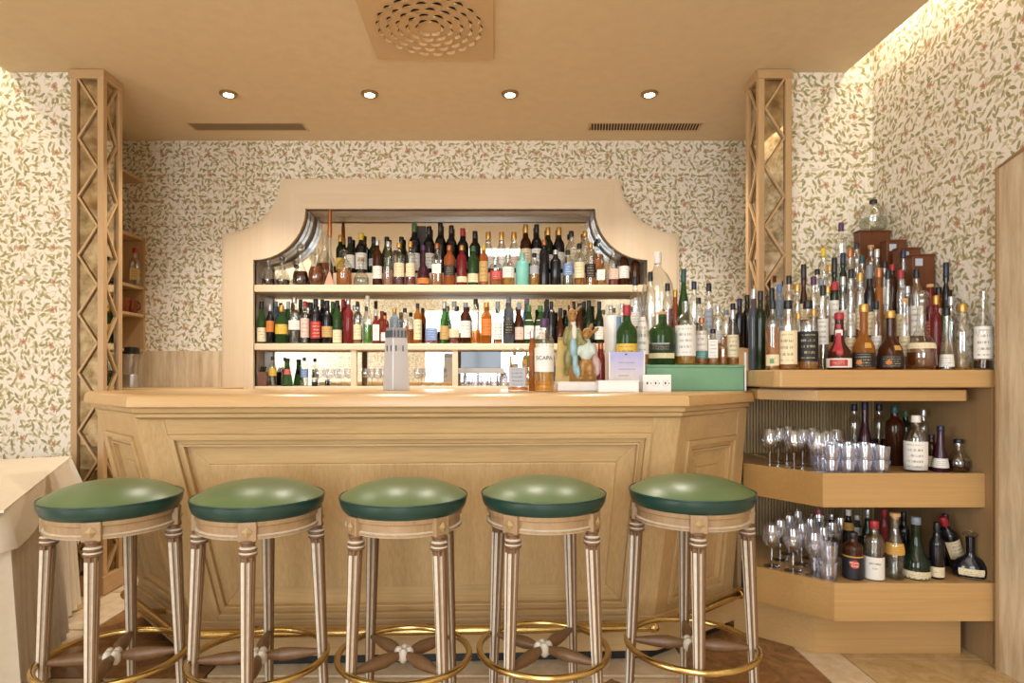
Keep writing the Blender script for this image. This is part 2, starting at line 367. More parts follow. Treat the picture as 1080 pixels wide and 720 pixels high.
# walls
struct(MB().box(XR, XR+0.1, YR, 4.7, 0, 3.06).obj('wall_right', WALLP), 'floral papered right wall')
lw_ = MB(); lw_.box(XL-0.1, XL, YR, -3.35, 0, 3.06); lw_.box(XL-0.1, XL, -0.95, 4.7, 0, 3.06); lw_.box(XL-0.1, XL, -3.35, -0.95, 0, 0.6); lw_.box(XL-0.1, XL, -3.35, -0.95, 2.5, 3.06)
struct(lw_.obj('wall_left', WALLP), 'floral papered left wall with an added window')
wn = MB(); wn.box(XL-0.04, XL+0.02, -3.35, -0.95, 0.6, 0.66); wn.box(XL-0.04, XL+0.02, -3.35, -0.95, 2.44, 2.5)  # frame of the added left window, made up to bring in side light
for y in (-3.35, -2.18, -1.01): wn.box(XL-0.04, XL+0.02, y, y+0.06, 0.66, 2.44)
struct(wn.obj('window_2', PALEX))
struct(MB().box(XL, -2.215, YF, YF+0.1, 0, 3.06).obj('wall_flank', WALLP), 'floral papered wall left of the bar recess')
struct(MB().box(1.55, XR, YF, YF+0.1, 0, 3.06).obj('wall_flank', WALLP), 'floral papered wall right of the bar recess')
struct(MB().box(-2.72, -2.62, YF+0.1, YB, 0, H).obj('wall_recess', WALLP), 'left side wall of the bar recess')
struct(MB().box(1.9, 2.0, YF+0.1, YB, 0, H).obj('wall_recess', WALLP), 'right side wall of the bar recess')
rw = MB(); xs = [XL]+[v for a in WINDOWS for v in a]+[XR]
rw.box(XL, XR, YR-0.06, YR, 2.5, 3.06); rw.box(XL, XR, YR-0.06, YR, 0, 0.6)
for i in range(0, len(xs), 2): rw.box(xs[i], xs[i+1], YR-0.06, YR, 0.6, 2.5)
struct(rw.obj('wall_rear', WALLP), 'rear wall with tall windows')
for k, (a, b) in enumerate(WINDOWS):
    wn = MB(); wn.box(a, b, YR-0.04, YR+0.02, 0.6, 0.66); wn.box(a, b, YR-0.04, YR+0.02, 2.44, 2.5)
    for x in (a, (a+b)/2-0.03, b-0.06): wn.box(x, x+0.06, YR-0.04, YR+0.02, 0.66, 2.44)
    struct(wn.obj('window_%d' % (k+1), PALEX))
# back wall with the shaped opening
YN = 4.31
def path(x0, y0, xt, yt, x1, n=10, ybot=425):           # left edge x0, shoulder y0, top from xt at yt, right edge x1 (mirrored shoulder)
    P = [(x0, ybot), (x0, y0)]
    r1, r2 = xt-x0, y0-yt
    for i in range(1, n): a = math.pi/2*i/n; P.append((x0+r1*math.sin(a), yt+r2*math.cos(a)))
    P.append((xt, yt)); mid = x0+x1
    return P+[(mid-x, y) for x, y in reversed(P)]
outer = path(236, 248, 297, 190, 714); inner = path(267, 274, 322, 220, 683)
def to3(P, Y, YP=YN): return [(XX(x, YP), Y, ZZ(y, YP)) for x, y in P]
hole = [Vector((a*0.5+c*0.5, YB, b*0.5+d*0.5)) for (a, _, b), (c, _, d) in zip(to3(outer, 0), to3(inner, 0))]
rectv = [Vector((-2.62, YB, 0)), Vector((1.9, YB, 0)), Vector((1.9, YB, H)), Vector((-2.62, YB, H))]
tris = tessellate_polygon([rectv, hole]); mb = MB(); mb.add(rectv+hole, tris)
struct(mb.obj('wall_back', WALLP), 'floral papered wall behind the bar')
fr = thing('niche_surround', (XX(475, YN), YN, 0.98), 'pale limed frame with scooped corners around the mirrored bottle niche', 'frame')
def strip(P, Q, y0, y1):
    m = MB(); n = len(P)
    return m.loft([[(p[0], y0, p[2]), (q[0], y0, q[2]), (q[0], y1, q[2]), (p[0], y1, p[2])] for p, q in zip(P, Q)])
o3, i3 = to3(outer, 0), to3(inner, 0)
n_ = len(o3); cut = 1+10
for (a, b, nm, mt) in ((0, 2, 'stile', PALEZ), (1, 12, 'scooped_corner', PALEZ), (11, n_-11, 'head_rail', PALEX), (n_-12, n_-1, 'scooped_corner', PALEZ), (n_-2, n_, 'stile', PALEZ)):
    strip(o3[a:b], i3[a:b], YN, YB+0.02).obj(nm, mt, fr)
edge_o = [((x-475)*1.012+475, y-2) for x, y in outer]
strip(to3(edge_o, 0), o3, YN+0.012, YB+0.01).obj('outer_bead', PALEX, fr)
nic = MB(); big = [(x, 0, z) for x, _, z in i3]
for i in range(n_-1):
    a, b = i3[i], i3[i+1]
    nic.add([(a[0], YN+0.03, a[2]), (b[0], YN+0.03, b[2]), (b[0], 4.53, b[2]), (a[0], 4.53, a[2])], [(0,1,2,3)])
nic.obj('lining', PALEX, fr)
for (a, b) in ((1, 12), (n_-12, n_-1)):                # two silvery bands lining each scooped corner
    for (y0, y1) in ((YN+0.045, YN+0.10), (YN+0.115, YN+0.17)):
        m = MB(); ccx, ccz = XX(475, YN), 1.6
        for i in range(a, b-1):
            p, q = i3[i], i3[i+1]; s_ = 0.992
            P0 = (ccx+(p[0]-ccx)*s_, ccz+(p[2]-ccz)*s_); Q0 = (ccx+(q[0]-ccx)*s_, ccz+(q[2]-ccz)*s_)
            m.add([(P0[0], y0, P0[1]), (Q0[0], y0, Q0[1]), (Q0[0], y1, Q0[1]), (P0[0], y1, P0[1])], [(0,1,2,3)])
        m.obj('metal_band', plain('pale_satin_metal', '#d8dde8', 0.3, 0.35, var=0.02), fr)
mr = MB(); mr.box(i3[0][0]-0.02, i3[-1][0]+0.02, 4.53, 4.54, 0.98, ZZ(220, YN)+0.02)
tag(mr.obj('back_mirror', MIRROR), 'large mirror lining the back of the bottle niche', 'mirror')
struct(MB().box(-2.62, 1.9, 4.62, 4.66, 0, H).obj('wall_outer', PALEX), 'masonry behind the niche')
# travertine dado left of the niche, and the stone door surround on the right wall
wd = MB(); wd.box(-2.6, XX(236, YN)-0.01, YB-0.025, YB, 0.9, ZZ(370, YB)); struct(wd.obj('trim_1', TRAV), 'travertine dado slab left of the niche frame')
pts = [(2.485, 0), (2.485, 1.985), (2.40, 2.01), (2.2, 2.055), (1.9, 2.10), (1.5, 2.10), (1.2, 2.06), (0.95, 1.99), (0.95, 0)]
ds = MB(); n = len(pts); vs = [(XR-0.035, y, z) for y, z in pts]+[(XR, y, z) for y, z in pts]
ds.add(vs, [tuple(range(n)), tuple(range(2*n-1, n-1, -1))]+[(i, (i+1) % n, n+(i+1) % n, n+i) for i in range(n)])
dso = struct(ds.obj('door_1', TRAV, bevel=0.003), 'arched travertine slab on the right wall')
ed = MB(); ed.tube([(XR-0.038, y, z) for y, z in pts], 0.007, 6); ed.obj('edge_trim', CABZ, dso)
# ceiling fittings
sw = thing('ceiling_diffuser', (-0.298, 2.905, H-0.012), 'square swirl air diffuser set in the sand ceiling', 'vent')
SWM = plain('painted_metal', '#cdae86', 0.5, var=0.03); 
MB().box(-0.596, 0.0, 2.605, 3.205, H-0.012, H+0.005).obj('plate', SWM, sw, bevel=0.003)
for k, (r, n) in enumerate(((0.05, 6), (0.095, 9), (0.14, 13), (0.185, 17), (0.23, 21))):
    for i in range(n):
        a = 2*math.pi*(i+0.5*(k % 2))/n; c = Vector((-0.298+r*math.cos(a), 2.905+r*math.sin(a), 0)); d = Vector((-math.sin(a), math.cos(a), 0)); e = Vector((math.cos(a), math.sin(a), 0))
        L = 0.024; q = []
        m = MB()
        for s_ in range(7):
            tt = -1+2*s_/6; q.append(c+d*L*tt+e*0.016*(1-tt*tt))
        base = [c+d*L*(-1+2*s_/6) for s_ in range(7)]
        vs = [(p.x, p.y, H-0.0125) for p in base]+[(p.x, p.y, H-0.022) for p in q]       # a lifted scoop
        m.add(vs, [(s_, s_+1, 8+s_, 7+s_) for s_ in range(6)]); m.obj('scoop', SWM, sw)
        m = MB(); vs = [(p.x, p.y, H-0.0132) for p in base]+[(p.x, p.y, H-0.0132) for p in q]
        m.add(vs, [(s_, s_+1, 8+s_, 7+s_) for s_ in range(6)]); m.obj('slot', DARKGAP, sw)
for k, (x0, x1, w_) in enumerate(((-1.985, -1.225, 'left'), (0.613, 1.357, 'right'))):
    v = thing('linear_vent', ((x0+x1)/2, 4.1, H-0.006), 'long slatted air vent on the %s side of the ceiling near the back wall' % w_, 'vent', 'ceiling vents')
    MB().box(x0+0.01, x1-0.01, 4.045, 4.155, H-0.0015, H+0.004).obj('backing', plain('vent_dark', '#33291f', 0.8), v)
    f_ = MB(); f_.box(x0, x1, 4.03, 4.045, H-0.003, H+0.003); f_.box(x0, x1, 4.155, 4.17, H-0.003, H+0.003); f_.box(x0, x0+0.015, 4.045, 4.155, H-0.003, H+0.003); f_.box(x1-0.015, x1, 4.045, 4.155, H-0.003, H+0.003)
    f_.obj('rim', SWM, v)
    n = 38; s_ = MB()
    for i in range(n):
        x = x0+0.02+(x1-x0-0.04)*i/(n-1); s_.bar((x-0.008, 4.045, H-0.002), (x+0.008, 4.155, H-0.002), 0.0055, 0.003)
    so = s_.obj('slats', SWM, v); so['kind'] = 'stuff'
BULB = emit('lamp_glow', '#fff1d8', 30)
for k, (x, w_) in enumerate(((-1.53, 'leftmost of four'), (-0.716, 'second from left of four'), (0.093, 'third from left of four'), (0.896, 'rightmost of four'))):
    d_ = thing('downlight', (x, 3.617, H-0.01), 'small round recessed ceiling spotlight, %s' % w_, 'ceiling light', 'ceiling downlights')
    m = MB(); m.lathe([(0.030, 0.004), (0.030, 0.0), (0.046, 0.0), (0.050, 0.004), (0.050, 0.012)], 20, (x, 3.617, H-0.012), caps=False); m.obj('rim', plain('nickel', '#a88c66', 0.35, 0.8), d_, smooth=True)
    m = MB(); m.lathe([(0.005, -0.002), (0.026, 0.0), (0.029, 0.006)], 16, (x, 3.617, H-0.012)); m.obj('bulb', BULB, d_, smooth=True)
    L = bpy.data.lights.new('downlight_lamp', 'SPOT'); L.energy = 60; L.color = (1.0, 0.90, 0.76); L.spot_size = math.radians(110); L.spot_blend = 0.8; L.shadow_soft_size = 0.03
    lo = bpy.data.objects.new('downlight_lamp', L); lo.location = (x, 3.617, H-0.03); COL.objects.link(lo)
# ------------------------------------------------------------------ lattice columns
def column(x0, x1, y0, y1, side, label):
    c = thing('lattice_column', ((x0+x1)/2, (y0+y1)/2, 0), label, 'column', 'mirrored lattice columns')
    p = 0.034
    for (a, b) in ((x0, y0), (x1-p, y0), (x0, y1-p), (x1-p, y1-p)):
        MB().box(a, a+p, b, b+p, 0.0, H-0.045).obj('post', COLZ, c, bevel=0.004)
    MB().box(x0-0.004, x1+0.004, y0-0.004, y1+0.004, H-0.05, H-0.002).obj('top_rail', COLX, c, bevel=0.004)
    MB().box(x0-0.004, x1+0.004, y0-0.004, y1+0.004, 0.0, 0.10).obj('plinth', COLX, c, bevel=0.004)
    MB().box(x0+p, x1-p, y0+0.016, y0+0.02, 0.1, H-0.05).obj('mirror_pane', ANTIQUE, c)
    sx = x1-0.02 if side > 0 else x0+0.016
    MB().box(sx, sx+0.004, y0+p, y1-p, 0.1, H-0.05).obj('mirror_pane', ANTIQUE, c)
    step = 0.156; z = H-0.05; k = 0; L0, L1 = x0+p+0.004, x1-p-0.004; D0, D1 = y0+p+0.002, y1-p-0.002
    sfx = x1-0.012 if side > 0 else x0+0.008
    if side < 0: k = 1
    while z > 0.12:
        z2 = max(0.1, z-step); a, b = (L0, L1) if (k % 2 == 0) else (L1, L0)
        MB().bar((a, y0+0.009, z), (b, y0+0.009, z2), 0.011, 0.012, (0, 1, 0)).obj('lattice_bar', COLZ, c)
        a, b = (D0, D1) if (k % 2 == (1 if side > 0 else 0)) else (D1, D0)
        MB().bar((sfx, a, z), (sfx, b, z2), 0.011, 0.012, (1, 0, 0)).obj('lattice_bar', COLZ, c)
        z = z2; k += 1
    return c
column(-2.246, -2.07, 3.327, 3.5, 1, 'tall oak column with zigzag lattice over antique mirror, left of the bar')
column(1.402, 1.58, 3.327, 3.5, -1, 'tall oak column with zigzag lattice over antique mirror, right of the bar')
# ------------------------------------------------------------------ small wall shelves behind the left column
sh = thing('wall_shelf_unit', (-2.51, 4.0, 1.3), 'narrow oak shelf unit in the left corner behind the lattice column', 'shelf')
SHZ = [ZZ(190, 4.34), ZZ(250, 4.3), ZZ(302, 4.3), ZZ(331, 4.3), ZZ(368, 4.3)]
for z in SHZ:
    m = MB(); m.box(-2.615, -2.415, 3.62, 4.345, z-0.022, z); m.obj('shelf_board', COLX, sh, bevel=0.003)
MB().box(-2.615, -2.415, 4.328, 4.348, SHZ[4], SHZ[1]).obj('end_panel', COLZ, sh)
# ------------------------------------------------------------------ bar front
ZT = 1.10
A1, B1, C1, D1 = Vector((-1.341, 2.33, 1.02)), Vector((0.722, 2.42, 1.02)), Vector((1.13, 2.80, 1.02)), Vector((-1.706, 2.695, 1.02))
A0, B0, C0, D0 = Vector((-1.197, 2.51, 0.15)), Vector((0.654, 2.576, 0.15)), Vector((1.10, 2.90, 0.15)), Vector((-1.69, 3.0, 0.15))
bar = thing('bar_counter', (-0.3, 2.7, 0), 'panelled oak bar front leaning inward, with angled wings and moulded panels', 'bar')
core = MB(); th = 0.05
plan1 = [D1, A1, B1, C1]; plan0 = [D0, A0, B0, C0]
def inset(P): return [P[0]+Vector((0.09, 0.04, 0)), P[1]+Vector((0.05, 0.09, 0)), P[2]+Vector((-0.05, 0.09, 0)), P[3]+Vector((-0.03, 0.06, 0))]
i1, i0 = inset(plan1), inset(plan0)
bk1 = [Vector((1.08, 2.99, 1.02)), Vector((-1.42, 2.96, 1.02))]; bk0 = [Vector((1.08, 3.02, 0.15)), Vector((-1.40, 3.05, 0.15))]
ring1 = [p+Vector((0, 0.03, 0)) for p in plan1]+[Vector((1.10, 3.05, 1.02)), Vector((-1.50, 3.05, 1.02))]
ring0 = [p+Vector((0, 0.03, 0)) for p in plan0]+[Vector((1.08, 3.06, 0.15)), Vector((-1.52, 3.08, 0.15))]
core.loft([ring0, ring1]); core.obj('carcass', OAKZ, bar)
def panelled(Q, sl, sr, tt, tb, name):
    # Q = TL, TR, BR, BL ; stile widths sl, sr and rail heights tt, tb as fractions
    W = (Q[1]-Q[0]).length; Hh = (Q[3]-Q[0]).length
    MB().quad(Q, [(0,0),(0,1),(sl,1),(sl,0)], -0.03, 0.0).obj('stile', OAKZ, bar, bevel=0.002)
    MB().quad(Q, [(1-sr,0),(1-sr,1),(1,1),(1,0)], -0.03, 0.0).obj('stile', OAKZ, bar, bevel=0.002)
    MB().quad(Q, [(sl,0),(sl,tt),(1-sr,tt),(1-sr,0)], -0.03, -0.001).obj('rail', OAKX, bar, bevel=0.002)
    MB().quad(Q, [(sl,1-tb),(sl,1),(1-sr,1),(1-sr,1-tb)], -0.03, -0.001).obj('rail', OAKX, bar, bevel=0.002)
    a, b, c, d = sl, 1-sr, tt, 1-tb
    def ring(wd, d0, d1, a, b, c, d, nm):
        u, v = wd/W, wd/Hh
        for poly, mt in (([(a,c),(a+u,c+v),(b-u,c+v),(b,c)], OAKX), ([(a,d),(b,d),(b-u,d-v),(a+u,d-v)], OAKX),
                     ([(a,c),(a,d),(a+u,d-v),(a+u,c+v)], OAKZ), ([(b,c),(b-u,c+v),(b-u,d-v),(b,d)], OAKZ)):
            MB().quad(Q, poly, d0, d1).obj(nm, mt, bar, bevel=0.0025)
        return a+u, b-u, c+v, d-v
    a, b, c, d = ring(0.022, -0.03, 0.010, a, b, c, d, 'outer_moulding')
    a, b, c, d = ring(0.020, -0.03, -0.004, a, b, c, d, 'inner_moulding')
    a, b, c, d = ring(0.008, -0.03, 0.003, a, b, c, d, 'bead')
    a2, b2, c2, d2 = ring(0.075, -0.03, -0.016, a, b, c, d, 'bevelled_border')
    MB().quad(Q, [(a2,c2),(a2,d2),(b2,d2),(b2,c2)], -0.03, -0.010).obj('field_panel', OAKZ, bar, bevel=0.004)
panelled((A1, B1, B0, A0), 0.052, 0.052, 0.085, 0.055, 'front')
panelled((D1, A1, A0, D0), 0.16, 0.14, 0.10, 0.08, 'wing')
panelled((B1, C1, C0, B0), 0.13, 0.15, 0.13, 0.08, 'wing')
def band(z0, z1, off, name, mt, lower=True):
    P = [p.copy() for p in (plan0 if lower else plan1)]; ctr = Vector((-0.3, 3.6, 0))
    def outp(p): d = (Vector((p.x, p.y, 0))-ctr); d.normalize(); return (p.x+d.x*off, p.y+d.y*off)
    Q = [outp(p) for p in P]
    for i in range(3):
        a, b, c, d = P[i], P[i+1], Q[i+1], Q[i]
        m = MB(); m.prism([(d[0], d[1]), (c[0], c[1]), (b.x, b.y+0.05), (a.x, a.y+0.05)], z0, z1); m.obj(name, mt, bar, bevel=0.004)
band(0.045, 0.165, 0.022, 'base_board', OAKX); band(0.16, 0.185, 0.012, 'base_moulding', OAKX)
band(0.0, 0.045, -0.02, 'toe_kick', BLACK)
# worktop: rounded slab over two stepped mouldings
wt = thing('bar_countertop', (-0.3, 2.7, 1.005), 'golden oak bar worktop with rounded edge and angled ends', 'countertop')
TP = [(-1.79, 2.74), (-1.33, 2.27), (0.734, 2.36), (1.147, 2.77), (1.147, 3.14), (-1.45, 3.10)]
def grow(P, d):
    n = len(P); out = []
    for i in range(n):
        a, b, c = Vector(P[i-1]), Vector(P[i]), Vector(P[(i+1) % n])
        e1 = (b-a).normalized(); e2 = (c-b).normalized(); n1 = Vector((e1.y, -e1.x)); n2 = Vector((e2.y, -e2.x))
        bis = (n1+n2); bis = bis/max(0.3, bis.length_squared)*2; out.append(tuple(b+bis*d))
    return out
m = MB(); rings = []
for (o_, z) in ((-0.006, 1.047), (0.0, 1.053), (0.0, 1.077), (-0.005, 1.091), (-0.016, 1.098), (-0.03, ZT)):
    rings.append([(x, y, z) for x, y in grow(TP, o_)])
m.loft(rings); m.obj('slab', TOPX, wt, smooth=35)
m = MB(); m.loft([[(x, y, z) for x, y in grow(TP, o_)] for o_, z in ((-0.035, 1.025), (-0.022, 1.031), (-0.018, 1.047))]); m.obj('upper_moulding', OAKX, wt)
m = MB(); m.loft([[(x, y, z) for x, y in grow(TP, o_)] for o_, z in ((-0.05, 1.005), (-0.036, 1.013), (-0.034, 1.025))]); m.obj('lower_moulding', OAKX, wt)
# brass foot rails on brackets
def rail(pts, label, brk):
    o = thing('foot_rail', (pts[0][0], pts[0][1], 0.17), label, 'foot rail', 'brass foot rails along the bar')
    MB().tube(pts, 0.017, 10).obj('tube', BRASS, o, smooth=True)
    for p in (pts[0], pts[-1]):
        MB().ell(p, (0.022, 0.022, 0.022)).obj('end_cap', BRASS, o, smooth=True)
    for (p, q) in brk: MB().bar(p, q, 0.02, 0.02).obj('bracket', BRASS, o)
rail([(-1.15, 2.405, 0.175), (0.63, 2.475, 0.175)], 'polished brass foot rail along the bar base behind the stools', [((x, 2.41+(x+1.15)*0.039, 0.175), (x, 2.53+(x+1.15)*0.036, 0.15)) for x in (-0.95, -0.26, 0.44)])
rail([(0.76, 2.53, 0.19), (1.09, 2.78, 0.20)], 'polished brass foot rail on the right wing of the bar', [((0.92, 2.652, 0.195), (0.87, 2.75, 0.16))])
rail([(-1.24, 2.42, 0.18), (-1.66, 2.83, 0.18)], 'polished brass foot rail on the left wing of the bar', [((-1.45, 2.625, 0.18), (-1.40, 2.71, 0.15))])
# ------------------------------------------------------------------ corner cabinet on the right
cab = thing('corner_cabinet', (1.6, 3.0, 0), 'open golden oak corner cabinet with two deep shelves of glasses and bottles', 'cabinet')
MB().box(2.008, 2.028, 2.53, 3.34, 0.0, 1.14).obj('side_panel', CABZ, cab, bevel=0.003)
MB().box(1.135, 1.155, 2.93, 3.34, 0.0, 1.05).obj('side_panel', CABZ, cab)
MB().box(1.155, 2.008, 3.32, 3.335, 0.0, 1.14).obj('back_board', CABZ, cab)
m = MB(); x = 1.16
while x < 2.0:
    m.box(x, x+0.012, 3.309, 3.32, 0.2, 1.12); x += 0.016
sl = m.obj('fluted_slats', wood('reeded_oak', '#a0845a', '#c8ad80', 'z'), cab); sl['kind'] = 'stuff'
def shelf(zt, zb, yf, xc, xl, yl, xr, mt):
    P = [(xl, yl), (xc, yf), (xr, yf), (xr, 3.30), (xl, 3.30)]
    MB().prism(grow(P, -0.012), zt-0.03, zt-0.008).obj('shelf_board', CABX, cab)
    MB().prism([(xc, yf), (xr, yf), (xr, yf+0.02), (xc+0.008, yf+0.02)], zb, zt).obj('fascia', CABX, cab, bevel=0.002)
    d = Vector((xc-xl, yf-yl, 0)).normalized(); nn = Vector((d.y, -d.x, 0))*-0.02
    MB().prism([(xl, yl), (xc, yf), (xc+nn.x*1.0+0.006, yf+0.02), (xl+nn.x, yl+nn.y)], zb, zt).obj('fascia', wood('golden_oak_angled', '#95703f', '#bd945a', 'x', 0.38, fine=110, contrast=1.2), cab, bevel=0.002)
shelf(0.767, 0.627, 2.566, 1.345, 1.14, 2.87, 2.008, CABX)
shelf(0.337, 0.185, 2.507, 1.36, 1.14, 2.73, 2.026, CABX)
MB().prism([(1.10, 2.88), (1.352, 2.635), (1.96, 2.635), (1.96, 2.70), (1.38, 2.70), (1.14, 2.92)], 0.0, 0.185).obj('plinth', CABX, cab, bevel=0.002)
ct = thing('cabinet_top', (1.6, 2.9, 1.058), 'golden oak ledge topping the corner cabinet under the bottles', 'countertop')
MB().prism([(1.13, 2.74), (1.136, 2.55), (1.155, 2.525), (2.028, 2.525), (2.028, 3.34), (1.16, 3.34)], 1.118, 1.19).obj('slab', CABX, ct, bevel=0.006)
MB().prism([(1.15, 2.74), (1.32, 2.565), (1.93, 2.565), (1.96, 2.60), (1.96, 3.3), (1.16, 3.3)], 1.062, 1.108).obj('pull_out_board', CABX, ct, bevel=0.004)
MB().prism([(1.17, 2.76), (1.33, 2.60), (1.95, 2.60), (1.95, 3.3), (1.17, 3.3)], 1.108, 1.118).obj('spacer', MAHOG, ct)
rs = thing('display_riser', (1.6, 3.0, 1.19), 'stepped wooden riser lifting the rear bottles on the cabinet ledge', 'riser')
for k, (y0, z1) in enumerate(((2.72, 1.31), (2.87, 1.45), (3.02, 1.58))):
    MB().box((1.25, 1.50, 1.66)[k], 2.02, y0, 3.33, 1.19 if k == 0 else (1.31, 1.45)[k-1], z1).obj('step', CABX, rs)
r2 = MB().box(0.60, 1.12, 2.93, 3.12, ZT, 1.30).obj('bottle_plinth', CABX); tag(r2, 'low wooden plinth hidden behind the bottles on the bar', 'riser')
# ------------------------------------------------------------------ bar stools
def leg_mesh():
    m = MB(); seg = 28
    prof = [(0.0125, 0.0), (0.0135, 0.02), (0.022, 0.585), (0.0215, 0.60)]
    def cs(a, r, z):
        k = int(round(a/(2*math.pi)*seg)) % 4
        return 1.0 if k in (0, 1) else 0.78
    rings = []
    for r, z in prof: rings.append([(r*cs(2*math.pi*i/seg, r, z)*math.cos(2*math.pi*i/seg), r*cs(2*math.pi*i/seg, r, z)*math.sin(2*math.pi*i/seg), z) for i in range(seg)])
    n = seg; vs = [q for r in rings for q in r]
    for k in range(len(rings)-1):
        for i in range(n):
            j = (i+1) % n; m.cur = 1 if (i % 4) in (1, 2) and k < 2 else 0
            m.add([], []); b = k*n
            m.f.append((b+i, b+j, b+n+j, b+n+i)); m.mi.append(m.cur)
    m.v = list(vs); m.cur = 0
    m.f.append(tuple(range(n-1, -1, -1))); m.mi.append(0)
    return m
def stool():
    s = thing('bar_stool', (0, 0, 0), 'x', 'bar stool', 'bar stools along the bar')
    m = MB(); m.lathe([(0.150, 0.747), (0.185, 0.747), (0.192, 0.754), (0.198, 0.768), (0.2005, 0.782), (0.1998, 0.789)], 48, caps=True); m.obj('cushion_side', VINYLS, s, smooth=True)
    prof = [(0.1995, 0.789)]
    for i in range(1, 13): a = i/12; prof.append((0.1985*(1-a), 0.790+0.048*(1-(1-a)**2.7)))
    prof[-1] = (0.002, prof[-1][1])
    m = MB(); m.lathe(prof, 48); m.obj('cushion_top', VINYL, s, smooth=True)
    m = MB(); m.tube([(0.1995*math.cos(2*math.pi*i/48), 0.1995*math.sin(2*math.pi*i/48), 0.790) for i in range(48)], 0.0032, 6, True); m.obj('welt', VINYLS, s, smooth=True)
    m = MB(); m.lathe([(0.155, 0.695), (0.180, 0.695), (0.184, 0.699), (0.184, 0.706), (0.177, 0.709), (0.177, 0.731), (0.183, 0.734), (0.184, 0.747), (0.155, 0.747)], 48, caps=False)
    for i, f in enumerate(m.f): m.mi[i] = 1 if (i//48) in (1, 3) else 0
    m.obj('apron', [STOOLX, WASH], s, smooth=30)
    lm = leg_mesh()
    for k in range(4):
        a = math.pi/2*k-math.pi/2; ux, uy = math.cos(a), math.sin(a)
        t = Vector((ux, uy, 0)); sd = Vector((-uy, ux, 0))
        # square block with a carved diamond
        m = MB(); c = t*0.172
        m.hexa([tuple(c+sd*x*0.026+t*y*0.021+Vector((0, 0, z))) for z in (0.692, 0.748) for (x, y) in ((-1,-1),(1,-1),(1,1),(-1,1))])
        b = m.obj('corner_block', STOOLX, s, bevel=0.003)
        m = MB(); c2 = t*0.195+Vector((0, 0, 0.72)); r_ = 0.016
        m.add([c2+sd*r_, c2+Vector((0,0,r_)), c2-sd*r_, c2-Vector((0,0,r_)), c2+t*0.007], [(0,1,4),(1,2,4),(2,3,4),(3,0,4)]); m.obj('diamond', plain('carved_gilt_wood', '#a58a5e', 0.45), b)
        # leg, splayed outward
        l = lm.obj('leg', [STOOLW, WASH], s, smooth=25, base=False) if False else None
        me = MB(); me.v = []; top = t*0.173; bot = t*0.205
        for (x, y, z) in lm.v:
            f_ = z/0.60*0.62/0.70
            o_ = bot*(1-z/0.70)+top*(z/0.70); me.v.append((x+o_.x, y+o_.y, z*1.085))
        me.f = list(lm.f); me.mi = list(lm.mi)
        l = me.obj('leg', [STOOLW, WASH], s, smooth=25)
        m = MB(); o_ = top
        m.lathe([(0.0225, 0.648), (0.026, 0.652), (0.026, 0.658), (0.0225, 0.662), (0.0255, 0.666), (0.0255, 0.672), (0.0195, 0.677), (0.019, 0.684), (0.023, 0.688), (0.023, 0.696)], 20, (o_.x+t.x*0.002, o_.y+t.y*0.002, 0)); 
        for i_ in range(len(m.f)): m.mi[i_] = 1 if (i_//20) in (2, 5) else 0
        m.obj('collar', [STOOLW, WASH], l, smooth=30)
        # stretcher arm
        p0 = t*0.188+Vector((0, 0, 0.284)); p1 = t*0.02+Vector((0, 0, 0.284))
        pts = [p0+(p1-p0)*q for q in (0, 0.2, 0.45, 0.7, 0.88, 1)]
        m = MB(); m.tube(pts, [0.008, 0.013, 0.019, 0.021, 0.015, 0.012], 10); m.obj('stretcher', STOOLW, s, smooth=True)
    m = MB()
    for k in range(4):
        a = math.pi/4+math.pi/2*k; m.ell((0.016*math.cos(a), 0.016*math.sin(a), 0.284), (0.016, 0.016, 0.024), seg=10, rings=7)
    m.obj('carved_boss', WASH, s, smooth=True)
    m = MB(); m.tube([(0.207*math.cos(2*math.pi*i/56), 0.207*math.sin(2*math.pi*i/56), 0.284) for i in range(56)], 0.0105, 10, True); m.obj('foot_ring', BRASS, s, smooth=True)
    return s
st = stool()
STOOLS = [(-1.2, 1.976, 15, 'leftmost bar stool, with domed green seat and brass foot ring, beside the draped table'),
          (-0.741, 1.978, 11, 'second bar stool from the left, green vinyl seat, one leg facing front'),
          (-0.286, 1.996, -46, 'middle bar stool of five, green vinyl seat, crossed stretcher visible between two front legs'),
          (0.16, 2.037, -36, 'fourth bar stool from the left, round green seat, below the rabbit figurine'),
          (0.65, 2.07, -10.5, 'rightmost bar stool, green vinyl seat, nearest the corner cabinet')]
for i, (x, y, a, lb) in enumerate(STOOLS):
    if i == 0:
        st.location = (x, y, 0); st.rotation_euler = (0, 0, math.radians(a)); st['label'] = lb
    else: clone(st, (x, y, 0), math.radians(a), lb)
